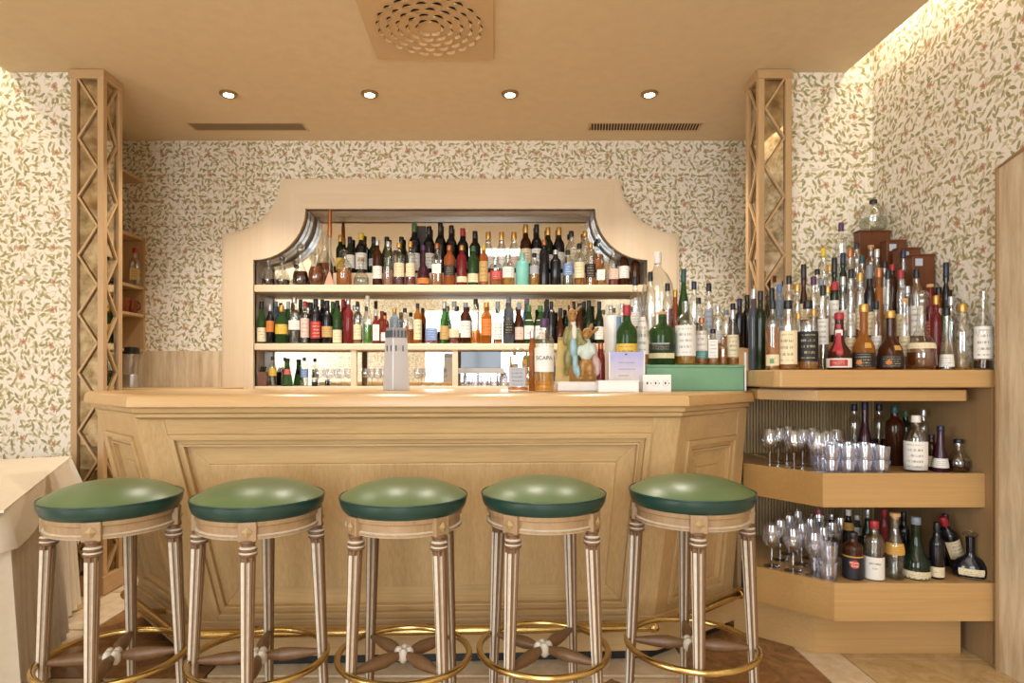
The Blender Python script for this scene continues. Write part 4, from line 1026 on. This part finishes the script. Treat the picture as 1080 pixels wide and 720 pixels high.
row('r2', 2.80, 1.31, 'second row of cabinet ledge', 'bottles on the cabinet ledge', """
814 304 11 wine dgr - blk - y=2.86 z=1.19
822 300 10 spir blu - blu -
841 300 11 spir clr amb:.5 gld crm:.2:.5
873 302 9 spir clr amb:.5 gld -
957 302 9 spir clr yel:.5 slv -
889 292 11 spir clr pnk:.4 slv wht:.2:.5
907 288 11 spir clr amb:.5 gld crm:.2:.5
927 283 11 spir amb - cop -
832 291 12 spir clr clr:.4 blk -
847.6 279 13 burg brn - blk crm:.3:.5
858 292 9 spir clr prp:.4 prp -
866 295 9 spir clr amb:.4 gry -
880 272 17 wine dgr - blk wht:.1:.5
897.6 284 11 spir clr clr:.3 blk wht:.1:.4
917 280 15 wine blk - gry crm:.1:.4
936.5 285 14 rnd clr clr:.4 blk -
950 285 12 spir clr amb:.4 red crm:.1:.4
966.5 284 13 spir clr clr:.4 blk wht:.1:.5
997.8 277 13 wine blk - nvy grn:.1:.35 y=2.765
981 300 12 spir red - crk red:.1:.4
990 303 12 spir amb - blk crm:.5:.62
1001 303 10 spir brn - crk pnk:.5:.64 y=2.78
""")
row('r3', 2.945, 1.45, 'third row of cabinet ledge', 'bottles on the cabinet ledge', """
862 284 11 spir clr amb:.5 blk crm:.2:.5
868.5 262 11 spir clr clr:.4 yel - y=3.01
882 282 10 spir clr clr:.4 slv -
917 284 10 spir clr amb:.4 gld -
933 276 10 spir clr clr:.3 blk wht:.2:.5
875 280 8 spir clr clr:.4 gld -
889 267 10 wine dgr - nvy -
896.5 263 8 spir clr pnk:.4 cop -
909 270 12 spir clr clr:.4 tea wht:.1:.4
925 263 12 spir clr red:.6 slv wht:.1:.4
941 279 9 spir brn - red -
952.6 264 13 rnd clr clr:.3 nvy -
963 284 8 slim clr clr:.4 slv - y=2.93
981 284 8 slim clr clr:.4 wht - y=2.90
""")
row('r4', 3.09, 1.58, 'topmost row of cabinet ledge', 'bottles on the cabinet ledge', """
887 235 11 slim clr clr:.4 prp -
903.6 256 10 spir clr clr:.4 blk -
918.5 259 10 spir clr amb:.3 crk -
""")
BOXL = ['tallest', 'second tallest', 'third tallest', 'shortest']
LBLB = plain('pale_blue_label', '#b9c2d4', 0.5)
for k, (x0, x1, top, Y) in enumerate(((905, 938, 243, 3.19), (934, 954.5, 253, 3.075), (947, 969.5, 261, 2.975), (961, 984.5, 268, 2.885))):
    zb = 1.58 if k < 2 else 1.45
    b_ = thing('wooden_case', (XX((x0+x1)/2, Y), Y, zb), '%s of four mahogany cases stepping down at the back of the cabinet ledge' % BOXL[k], 'wooden case', 'mahogany cases on the cabinet ledge')
    zt = ZZ(top, Y); a, b = XX(x0, Y), XX(x1, Y)
    MB().box(a, b, Y-0.010, Y+0.040, zb, zt-0.008).obj('case_body', MAHOG, b_, bevel=0.002)
    MB().box(a-0.003, b+0.003, Y-0.012, Y+0.042, zt-0.008, zt).obj('lid', MAHOG, b_, bevel=0.002)
    if k: MB().box(a+0.012, a+0.045, Y-0.012, Y-0.010, zt-0.055, zt-0.022).obj('paper_label', LBLB, b_)
Y = 3.205; bottle(XX(921, Y), Y, ZZ(243, Y), ZZ(211, Y)-ZZ(243, Y), 0.06, 'jug', 'clr', 'clr', 0.4, 'blk', None, 0, 0, 'small clear jug-shaped bottle standing on the tallest mahogany case', None, name='bottle')
# ---- cabinet shelves
U, LW = 0.759, 0.329
row('v', 2.70, U, 'upper cabinet shelf', 'bottles on the upper cabinet shelf', """
901 426 13 spir clr clr:.3 nvy - y=2.98
912 424 14 rnd prp - nvy - y=2.90
927 426 13 spir clr drk:.4 nvy - y=2.97
943.6 428 18 spir brn - tea - y=2.86
955 433 12 spir dgr - grn - y=2.98
966 438 22 jug clr clr:.4 wht wht:.05:.55 y=2.66
974 432 10 spir clr clr:.4 slv - y=2.86
982.5 458 11 spir brn - blk crm:.1:.4 y=2.72
992 449 18 cone prp - nvy wht:.1:.3 y=2.66
1011 463 26 rnd clr drk:.35 blk - y=2.66
""")
row('w', 2.62, LW, 'lower cabinet shelf', 'bottles on the lower cabinet shelf', """
863.5 537 10 wine blk - pnk - y=2.98
877 542 11 spir blk - slv - y=2.92
894.7 537 11 spir blk - wht gld:.6:.75 y=2.86
904 543 9 spir gry - wht wht:.5:.7 y=2.95
915 537 11 burg dgr - slv - y=2.86
899.6 561 20 spir brn - blk blk:.02:.5 y=2.60
922 549 19 spir clr clr:.4 red wht:.02:.40 y=2.59
932.5 537 8 slim red - red - y=2.75
944 541 18 burg clr clr:.3 crk gld:.4:.58 y=2.60
953 540 11 wine blk - blk - y=2.83
966 545 27 coni dgr - gry crm:.02:.14 y=2.61
988 551 14 wine blk - blk crm:.04:.22 y=2.60
997 542 13 wine blk - nvy wht:.5:.6 y=2.78
1023.5 560 34 bock blk - gls crm:.03:.26 y=2.60
""")
ln = one(1012, 612, 541, 16, 2.70, LW+0.02, 'wine', 'blk', None, 0, 'red', 'crm', 0.2, 0.55, 'dark wine bottle with red cap leaning to the left on the lower cabinet shelf', 'bottles on the lower cabinet shelf')
ln.rotation_euler = (0, -0.36, 0.1)
for (k_, e_) in list(BOT.items()):
    pass
def find(prefix, piece):
    return [o for (kk, i), o in BOT.items() if kk == prefix and piece in o['label']]
WI = plain('ink_white', '#f0e9dc', 0.5, var=0); RI = plain('ink_red', '#c7352c', 0.5, var=0); BI = plain('ink_black', '#2a2a2e', 0.5, var=0)
rum = find('w', 'brown bottle, black cap, black label')
for o in rum:
    o.rotation_euler[2] = math.atan2(-o.location.x, o.location.y); R_ = 19.6*2.60/F/2
    m = MB(); m.lathe([(0.0005, 0), (0.017, 0), (0.017, 0.0012), (0.0005, 0.0012)], 20)
    disc = m.obj('emblem', RI, o); disc.location = (0.006, -R_-0.0008, 0.066); disc.rotation_euler = (math.pi/2, 0, 0)
    for v in disc.data.vertices: v.co += Vector((wloc(o)))
    text('Havana', 'lettering', 0.0115, (0.004, -R_-0.0028, 0.073), (math.pi/2, 0, 0), WI, o); text('Club', 'lettering', 0.0135, (0.007, -R_-0.0028, 0.060), (math.pi/2, 0, 0), WI, o)
for o in find('w', 'clear bottle, red cap, white label'):
    o.rotation_euler[2] = math.atan2(-o.location.x, o.location.y); R_ = 18.5*2.59/F/2
    text('BACARDI', 'lettering', 0.0098, (0.003, -R_-0.0012, 0.070), (math.pi/2, 0, 0), BI, o)
    text('RUM', 'lettering', 0.008, (0.003, -R_-0.0012, 0.050), (math.pi/2, 0, 0), BI, o)
for o in find('rf', 'pear-shaped'):                    # fruit printed on the dark labels
    R_ = 0.052; m = MB(); m.ell((0, 0, 0), (0.011, 0.003, 0.011)); e2 = m.obj('fruit_print', LAB['org'][1], o, smooth=True)
    for v in e2.data.vertices: v.co += wloc(o)
    e2.location = (-0.012, -o.children[0].dimensions.y/2-0.0005, 0.030)
def label_of(o): return [c for c in o.children if c.name.split('.')[0] == 'label']
for o in [sc_]+rum+find('w', 'clear bottle, red cap, white label'):
    for c in label_of(o): c.data.materials[0] = plain('plain_black_label', '#1c1d24', 0.5, var=0) if o in rum else plain('plain_white_label', '#e9e6e0', 0.5, var=0.02)
for o in rum: patch(o, 0.49, 0.52, -78, 78, LAB['gld'][1], 'label_border')
for o in find('gf', 'green bottle, cork'): patch(o, 0.13, 0.23, -70, 70, LAB['crm'][1]); patch(o, 0.40, 0.43, -40, 40, LAB['gry'][1], 'label_line')
for o in find('gf', 'copper cap'): patch(o, 0.14, 0.30, -79, 79, LAB['tea'][1])
for o in find('rf', 'red cap, white label'):
    patch(o, 0.065, 0.175, -42, 42, LAB['red'][1]); patch(o, 0.32, 0.80, -32, 22, CAP['red'][1], 'ribbon'); patch(o, 0.60, 0.70, -40, 40, LAB['wht'][1], 'neck_band')
    m = MB(); m.ell((0, 0, 0), (0.014, 0.004, 0.014)); e2 = m.obj('wax_seal', CAP['red'][1], o, smooth=True)
    for v in e2.data.vertices: v.co += wloc(o)
    e2.location = (0.004, -INFO[o.name][3]*0.98, 0.30*INFO[o.name][4])
for o in find('rf', 'pear-shaped'): patch(o, 0.33, 0.41, 12, 48, LAB['gld'][1], 'gold_medal')
for o in find('r2', 'dark green bottle, black cap, white label'): patch(o, 0.12, 0.36, 15, 40, LAB['red'][1], 'red_stripe'); patch(o, 0.62, 0.72, -60, 60, CAP['red'][1], 'neck_band')
for o in find('rf', 'amber bottle, black cap, cream label')[:1]: patch(o, 0.09, 0.16, -18, 18, LAB['grn'][1], 'emblem')
# ------------------------------------------------------------------ glasses
CG = clear_glass('stemware_glass', '#fafbff', '#b9c0d0', 0.20)
def glass_proto(kind, h, r):
    if kind == 'wine':
        g = thing('wine_glass', (0, 0, 0), 'x', 'wine glass')
        MB().lathe([(r*.85, 0), (r*.85, 0.0015), (r*.3, 0.004), (0.004, 0.008)], 16).obj('foot', CG, g, smooth=True)
        MB().lathe([(0.004, 0.006), (0.0035, h*.2), (0.004, h*.42)], 8).obj('stem', CG, g, smooth=True)
        MB().lathe([(0.004, h*.41), (r*.55, h*.46), (r*.95, h*.60), (r, h*.70), (r*.92, h*.86), (r*.82, h)], 18, caps=False).obj('bowl', CG, g, smooth=True)
    else:
        g = thing('tumbler', (0, 0, 0), 'x', 'tumbler')
        MB().lathe([(r*.8, 0.0), (r*.85, 0.004), (r, h), (r*.95, h), (r*.78, 0.01), (0.002, 0.008)], 16).obj('cup', CG, g, smooth=True)
        MB().lathe([(r*.5, 0.0003), (r*.76, 0.0006), (r*.77, 0.0085), (r*.5, 0.0085)], 12).obj('base', CG, g, smooth=True)
    return g
RW = ['front row', 'second row', 'third row', 'rearmost row']
def spread(proto, spots, label, group):
    for i, (x, y, z, lb) in enumerate(spots):
        lb = label+', '+lb
        if i == 0: proto.location = (x, y, z); proto['label'] = lb; proto['group'] = group
        else: clone(proto, (x, y, z), 0, lb, group)
sp_ = []
for i in range(3):
    for j in range(3): Y = 2.82-0.075*j+0.088*i; sp_.append((XX(812+25.5*j+9*i, Y), Y, U, '%s, %s from left' % (RW[i], ORD[j])))
spread(glass_proto('wine', 0.165, 0.041), sp_, 'short-stemmed wine glass on upper cabinet shelf', 'wine glasses on the upper cabinet shelf')
sp_ = []
for lv in range(2):
    for i in range(3):
        for j in range(4): sp_.append((1.412+0.070*j+0.004*i, 2.625+0.070*i, U+lv*0.056, '%s tier, %s, %s from left' % (('lower', 'upper')[lv], RW[i], ORD[j])))
spread(glass_proto('tumbler', 0.055, 0.0325), sp_, 'small stacked tumbler, upper cabinet shelf', 'stacked tumblers on the upper cabinet shelf')
sp_ = []
for i in range(4):
    for j in range(3): Y = 2.76-0.068*j+0.092*i; sp_.append((XX(813+22.5*j+9*i, Y)+0.004, Y, LW, '%s, %s from left' % (RW[i], ORD[j])))
spread(glass_proto('wine', 0.185, 0.041), sp_, 'stemmed wine glass on lower cabinet shelf', 'wine glasses on the lower cabinet shelf')
sp_ = []
for lv in range(2):
    for i in range(2):
        sp_.append((1.372+0.005*i, 2.575+0.085*i, LW+lv*0.075, '%s of the %s stack' % (('bottom', 'top')[lv], ('front', 'rear')[i])))
spread(glass_proto('tumbler', 0.074, 0.038), sp_, 'clear tumbler beside the rum bottle, lower cabinet shelf', 'stacked tumblers on the lower cabinet shelf')
sp_ = [(XX(x, 4.42), 4.42, SB, ORD[i]+' from left') for i, x in enumerate((336, 348, 360, 386, 398, 441, 453, 465))]
spread(glass_proto('wine', 0.125, 0.034), sp_, 'small wine glass on lowest niche ledge', 'wine glasses on the lowest niche ledge')
sp_ = [(XX(x, 4.42), 4.42, SB, ORD[i]+' from left') for i, x in enumerate((491, 501, 511, 521, 531))]
spread(glass_proto('tumbler', 0.075, 0.031), sp_, 'clear tumbler under the black monitor, lowest niche ledge', 'tumblers on the lowest niche ledge')
# ------------------------------------------------------------------ things on and behind the bar
tap = thing('beer_tap', (XX(418, 2.86), 2.86, ZT), 'brushed steel tapered beer tap tower standing on the bar', 'beer tap')
X_ = XX(418, 2.86); zt = ZZ(346, 2.86); zl = ZZ(356, 2.86)
def diamond(w_, z): return [(X_-w_, 2.86, z), (X_-0.008, 2.86-w_*0.9, z), (X_+w_, 2.86-0.01, z), (X_, 2.86+w_*0.6, z)]
MB().loft([diamond(0.063, ZT), diamond(0.052, zl)]).obj('tower', plain('satin_silver', '#cfd1da', 0.3, 0.35, var=0.02), tap, bevel=0.003)
MB().loft([diamond(0.052, zl), diamond(0.047, zt)]).obj('top_cover', plain('steel_grille', '#a3a6ae', 0.4, 0.4), tap, bevel=0.002)
for k in range(12):
    for (a, b, zz, ln_, n_) in (((None, None, zl-0.05, 0.026, 0),) if k < 4 else ((None, None, zl+0.016, 0.03, 1),)):
        tt = (k+0.7)/4.4 if k < 4 else (k-3.5)/8.0; L0, C0_, R0 = Vector((X_-0.054, 2.86, zz)), Vector((X_-0.008, 2.86-0.0485, zz)), Vector((X_+0.054, 2.86-0.01, zz))
        w_ = 0.9 if n_ else 1.0
        pos = L0+(C0_-L0)*(tt*2) if tt < 0.5 else C0_+(R0-C0_)*((tt-0.5)*2)
        dd = pos-Vector((X_, 2.86, zz)); pos = Vector((X_, 2.86, zz))+dd*(0.98 if n_ else 1.0)
        MB().box(pos.x-0.002, pos.x+0.002, pos.y-0.006, pos.y+0.004, zz-ln_/2, zz+ln_/2).obj('slot', BLACK, tap)
pn = thing('monitor', (XX(507, 4.43), 4.47, SB), 'glossy black rectangular panel on the lowest niche ledge behind the bar', 'panel')
MB().box(XX(486, 4.47), XX(529, 4.47), 4.465, 4.48, ZZ(388, 4.47), ZZ(369, 4.47)).obj('screen', plain('black_gloss', '#14161f', 0.08, var=0), pn, bevel=0.002)
MB().box(XX(483, 4.47), XX(532, 4.47), 4.46, 4.485, ZZ(394, 4.47), ZZ(388, 4.47)).obj('cream_rail', CAP['wht'][1], pn)
for x in (490, 525): MB().box(XX(x-1, 4.47), XX(x+1, 4.47), 4.468, 4.478, SB, ZZ(394, 4.47)).obj('foot', BLACK, pn)
jr = thing('black_jar', (XX(332, 4.36), 4.37, SB), 'small black lidded jar on the lowest niche ledge', 'jar')
MB().lathe([(0.018, 0), (0.02, 0.004), (0.02, 0.03)], 14, (XX(332, 4.36), 4.36, SB)).obj('body', BLACK, jr, smooth=40); MB().lathe([(0.021, 0.03), (0.021, 0.045), (0.006, 0.047)], 14, (XX(332, 4.36), 4.36, SB)).obj('lid', CAP['slv'][1], jr, smooth=40)
cr = thing('knife_block', (XX(277, 4.37), 4.37, SB), 'dark wooden block with slanted handles beside the pourer bottles', 'knife block')
MB().box(XX(273, 4.37), XX(282, 4.37), 4.345, 4.39, SB, SB+0.10).obj('block', MAHOG, cr, bevel=0.003)
for k in range(3): MB().tube([(XX(275+2*k, 4.37), 4.36, SB+0.09), (XX(277+2.2*k, 4.37), 4.352, SB+0.135)], 0.006, 8).obj('handle', BLACK, cr, smooth=True)
# rabbit couple figurine on a pale plinth
fg = thing('rabbit_figurine', (XX(612, 2.66), 2.66, ZT), 'painted figurine of two dressed rabbits on a pale base on the bar', 'figurine')
YR_ = 2.66; k_ = YR_/F
def fp(x, y, dy=0.0): return (XX(x, YR_), YR_+dy, ZZ(y, YR_)+0.006)
FUR = plain('fur_brown', '#a87a40', 0.3, var=0.15, scale=60); COAT = plain('coat_olive', '#85804c', 0.3, var=0.12, scale=50); VEST = plain('trousers_blue', '#8fb3bd', 0.3, var=0.08); CREAM = plain('painted_cream', '#dfd9cf', 0.4, var=0.06)
DRESS = plain('dress_pale', '#c6d3ca', 0.5, var=0.12, scale=50); PINK = plain('shawl_pink', '#c9a6a4', 0.5, var=0.1)
def fuse(parts, name, mt, vox=0.005):
    m = MB()
    for (c, r, rot) in parts: m.ell(c, r, rot, 16, 10)
    o = m.obj(name, mt, fg, smooth=180)
    r_ = o.modifiers.new('fuse', 'REMESH'); r_.mode = 'VOXEL'; r_.voxel_size = vox; r_.use_smooth_shade = True
    s_ = o.modifiers.new('soften', 'SMOOTH'); s_.factor = 0.5; s_.iterations = 3
    return o
def E(x, y, w_, h_, d_=None, dy=0.0, rot=0.0): return (fp(x, y, dy), (w_*k_, (d_ if d_ else w_)*k_, h_*k_), (0, rot, 0))
fuse([E(603, 334, 5, 7, 6, -0.01), E(603, 338, 3.5, 4, 4, -0.028), E(602.5, 324, 1.6, 7, 1.6, 0, -0.05), E(610, 327, 1.7, 6.5, 1.6, 0, 0.75), E(604, 343, 3.5, 5)], 'tall_rabbit_head', FUR, 0.004)
fuse([E(604, 358, 8, 13, 7), E(597, 356, 3.5, 11, 4, -0.01, 0.18), E(612, 357, 3.2, 10, 4, -0.01, -0.25), E(605, 370, 7, 10, 6), E(599, 380, 5, 12, 5), E(598, 390, 3.4, 9, 4, 0.02), E(615, 364, 3, 5, 3, -0.02, 0.9)], 'tall_rabbit_coat', COAT, 0.005)
fuse([E(605, 352, 3, 9, 3, -0.022), E(604, 342, 3, 3, 3, -0.02)], 'tall_rabbit_shirt', CREAM, 0.004)
fuse([E(604, 368, 4.2, 11, 4, -0.022), E(606, 384, 3.2, 12, 4, -0.018), E(609, 394, 2.6, 7, 4, -0.02)], 'tall_rabbit_trousers', VEST, 0.004)
fuse([E(619, 353, 5.5, 6, 6, -0.01), E(617, 356, 3.2, 3.6, 4, -0.028), E(623, 347, 2, 6, 2, 0.01, 0.4), E(628, 350, 2, 6, 2, 0.012, 0.9)], 'small_rabbit_head', FUR, 0.004)
fuse([E(618, 372, 7.5, 11, 7, -0.01), E(611, 371, 3.6, 6, 4, -0.02, 0.3), E(624, 370, 3.4, 7, 4, -0.02, -0.2), E(618, 362, 5, 5, 5)], 'small_rabbit_dress', DRESS, 0.005)
fuse([E(627, 377, 4, 15, 5, 0.01), E(630, 388, 4, 11, 5, 0.01)], 'small_rabbit_shawl', PINK, 0.005)
fuse([E(614, 390, 3.6, 9, 4, -0.01), E(622, 390, 3.6, 9, 4, -0.01), E(612, 400, 4.5, 3, 6, -0.02), E(622, 400, 4.5, 3, 6, -0.02), E(618, 383, 6, 5, 5, -0.01)], 'small_rabbit_legs', FUR, 0.005)
for (x, y) in ((601.2, 333), (605.3, 333), (615.6, 352), (620.6, 352)): MB().ell(fp(x, y, -0.033 if y < 340 else -0.034), (0.0028, 0.0028, 0.0032), seg=8, rings=6).obj('eye', BLACK, fg, smooth=True)
MB().box(XX(587, 2.66), XX(635, 2.66), 2.615, 2.705, ZT, ZZ(402, 2.66)-0.001).obj('base', plain('pale_base', '#e3dcd8', 0.4, var=0.08, scale=20), fg, bevel=0.006)
gbag = thing('gold_bag', (XX(591, 2.78), 2.78, ZT), 'folded golden paper bag standing behind the tall rabbit', 'bag')
a, b = XX(585, 2.78), XX(600, 2.78)
MB().hexa([(a, 2.75, ZT), (b, 2.75, ZT), (b, 2.81, ZT), (a, 2.81, ZT), (a+0.015, 2.77, ZZ(357, 2.78)), (b-0.004, 2.77, ZZ(357, 2.78)), (b-0.004, 2.79, ZZ(357, 2.78)), (a+0.015, 2.79, ZZ(357, 2.78))]).obj('sack', plain('gold_paper', '#d3b56b', 0.45, 0.1, var=0.1), gbag, bevel=0.002)
MB().box(a+0.015, b-0.004, 2.769, 2.791, ZZ(359, 2.78), ZZ(355.5, 2.78)).obj('folded_edge', plain('gold_paper_dark', '#b08f45', 0.45, 0.1), gbag)
cup = thing('straw_cup', (XX(647, 2.79), 2.79, ZT), 'tall white and blue cup holding clear stirrers behind the lilac card', 'cup')
X_ = XX(646, 2.79)
MB().lathe([(0.028, 0), (0.03, 0.004), (0.040, ZZ(333, 2.79)-ZT), (0.037, ZZ(333, 2.79)-ZT), (0.02, 0.02)], 20, (X_, 2.79, ZT)).obj('cup_wall', WHITE, cup, smooth=40)
m = MB(); hh = ZZ(333, 2.79)-ZT
for j in range(2):
    pass
rows = []
for z in (hh*.35, hh*.98):
    r = 0.0285+0.0115*z/hh+0.0008; rows.append([(X_+r*math.cos(a_), 2.79+r*math.sin(a_), ZT+z) for a_ in [math.radians(-75+10*i) for i in range(8)]])
m.loft(rows, False, False); m.obj('blue_stripe', plain('blue_print', '#8db3d6', 0.4), cup, smooth=True)
for k in range(7):
    a_ = k*0.9; MB().tube([(X_+0.018*math.cos(a_), 2.79+0.018*math.sin(a_), ZT+0.1), (X_+0.03*math.cos(a_), 2.79+0.03*math.sin(a_), ZZ(322, 2.79)+0.004*(k % 3))], 0.0035, 6).obj('stirrer', GLASS['clr'][1], cup, smooth=True)
# lilac card, white boxes
cd = thing('lilac_card', (XX(661, 2.64), 2.64, ZT), 'lilac and cream picture card standing upright in front of the green bottle', 'card')
def lil():
    t = NT('lilac_print'); tc = t.n('TexCoord'); sp = t.n('SeparateXYZ'); t.l(tc, 'Generated', sp, 0); nz = t.n('TexNoise'); nz.inputs['Scale'].default_value = 4; nz.inputs['Detail'].default_value = 4; t.l(tc, 'Generated', nz, 'Vector')
    f = t.math('ADD', sp.outputs['Z'], t.math('MULTIPLY_ADD', nz.outputs['Fac'], 0.5, -0.25))
    r = t.n('ValToRGB'); r.color_ramp.elements[0].position = 0.25; r.color_ramp.elements[0].color = lin('#d9cbc0'); r.color_ramp.elements[1].position = 0.9; r.color_ramp.elements[1].color = lin('#a9a9d8')
    t.t.links.new(f, r.inputs[0]); t.l(r, 0, t.p, 'Base Color'); t.p.inputs['Roughness'].default_value = 0.4; return t.m
zb, zt = ZZ(402, 2.64), ZZ(371, 2.64)
MB().box(XX(643, 2.64), XX(679, 2.64), 2.637, 2.643, ZT, zt).obj('print', lil(), cd)
MB().box(XX(642, 2.64), XX(643.2, 2.64), 2.635, 2.645, ZT, zt+0.002).obj('edge', CAP['wht'][1], cd); MB().box(XX(678.8, 2.64), XX(680, 2.64), 2.635, 2.645, ZT, zt+0.002).obj('edge', CAP['wht'][1], cd)
MB().lathe([(0.004, 0), (0.004, 0.004)], 10, (XX(660, 2.64), 2.634, zt-0.012)).obj('pin', BLACK, cd)
for r_ in range(3): MB().box(XX(652, 2.64), XX(652+(17, 18, 11)[r_], 2.64), 2.6364, 2.6372, zb+(zt-zb)*(0.62-0.22*r_), zb+(zt-zb)*(0.65-0.22*r_)).obj('printed_line', plain('ink_mauve', '#a598a4', 0.6), cd)
wb = thing('white_box', (XX(651, 2.55), 2.55, ZT), 'plain white low box lying on the bar in front of the lilac card', 'box')
MB().box(XX(630, 2.55), XX(672, 2.55), 2.52, 2.58, ZT, ZZ(402, 2.55)).obj('tray', WHITE, wb, bevel=0.002); MB().box(XX(629.6, 2.55), XX(672.4, 2.55), 2.518, 2.582, ZZ(402, 2.55), ZZ(401, 2.55)).obj('lid', WHITE, wb, bevel=0.001)
pb = thing('printed_box', (XX(693, 2.58), 2.60, ZT), 'small white box with rows of black print in front of the green box', 'box')
a, b, zt = XX(678, 2.57), XX(708, 2.57), ZZ(395, 2.57)
MB().box(a, b, 2.57, 2.63, ZT, zt).obj('carton', WHITE, pb, bevel=0.002)
for k in range(3): 
    xm = (a+b)/2+(-0.040, -0.006, 0.034)[k]; zm = ZT+(zt-ZT)*0.5                     # three little printed motifs with dots
    if k:
        for (x0, x1, z0, z1) in ((-0.010, 0.010, 0.011, 0.012), (-0.010, 0.010, -0.012, -0.011), (-0.010, -0.009, -0.011, 0.011), (0.009, 0.010, -0.011, 0.011)):
            MB().box(xm+x0, xm+x1, 2.5692, 2.5702, zm+z0, zm+z1).obj('printed_line', plain('ink_grey', '#b4b0b4', 0.6), pb)
    MB().box(xm-0.003, xm+0.003, 2.569, 2.5702, zm-0.004, zm+0.005).obj('printed_motif', BI, pb)
    MB().box(xm+0.013, xm+0.017, 2.569, 2.5702, zm-0.003, zm+0.002).obj('printed_dot', BI, pb)
# ------------------------------------------------------------------ things on the small corner shelves and behind the left column
Y = 4.24
bq = bottle(XX(142, Y)-0.012, 4.27, SHZ[2], ZZ(261, Y)-SHZ[2], 0.038, 'sqr', 'clr', None, 0, 'red', 'tan', 0.15, 0.45, 'square clear bottle with red cap on the corner shelf behind the column', None)
bottle(-2.50, 4.12, SHZ[1], 0.17, 0.035, 'spir', 'blu', None, 0, 'nvy', None, 0, 0, 'blue bottle on the second corner shelf behind the left column', None)
for k in range(2):
    cpt = thing('amber_cup', (-2.46, 4.17+0.1*k, SHZ[3]), '%s brown glass cup with looped handle on the lower corner shelf' % ('front', 'rear')[k], 'cup', 'brown glass cups')
    c = (-2.46, 4.17+0.1*k, SHZ[3])
    MB().lathe([(0.02, 0), (0.03, 0.01), (0.036, 0.06), (0.037, 0.09)], 16, c, caps=False).obj('bowl', tinted('brown_cup_glass', '#9a5230', 0.5), cpt, smooth=True)
    MB().tube([(c[0]+0.034+0.022*math.sin(q), c[1], c[2]+0.05-0.028*math.cos(q)) for q in [math.pi*i/8 for i in range(9)]], 0.005, 6).obj('handle', tinted('brown_cup_glass', '#9a5230', 0.5), cpt, smooth=True)
    MB().lathe([(0.024, 0), (0.024, 0.004)], 14, c).obj('foot', tinted('brown_cup_glass', '#9a5230', 0.5), cpt)
bc = MB().box(-2.612, -1.72, 3.75, 4.32, 0.0, 1.085).obj('back_counter', OAKX, bevel=0.004); tag(bc, 'low oak back counter in the corner behind the bar', 'counter')
bl = thing('blender', (XX(137, 4.2), 4.15, 1.085), 'countertop blender with glass jar and black lid behind the bar', 'blender')
c = (XX(138, 4.15), 4.15, 1.085)
MB().lathe([(0.05, 0), (0.052, 0.01), (0.044, 0.075), (0.04, 0.085)], 16, c).obj('motor_base', STEEL, bl, smooth=40)
MB().lathe([(0.04, 0.085), (0.048, 0.2), (0.048, 0.225)], 16, c, caps=False).obj('jar', CG, bl, smooth=True)
MB().lathe([(0.052, 0.222), (0.054, 0.23), (0.054, 0.262), (0.03, 0.268)], 16, c).obj('lid', BLACK, bl, smooth=40)
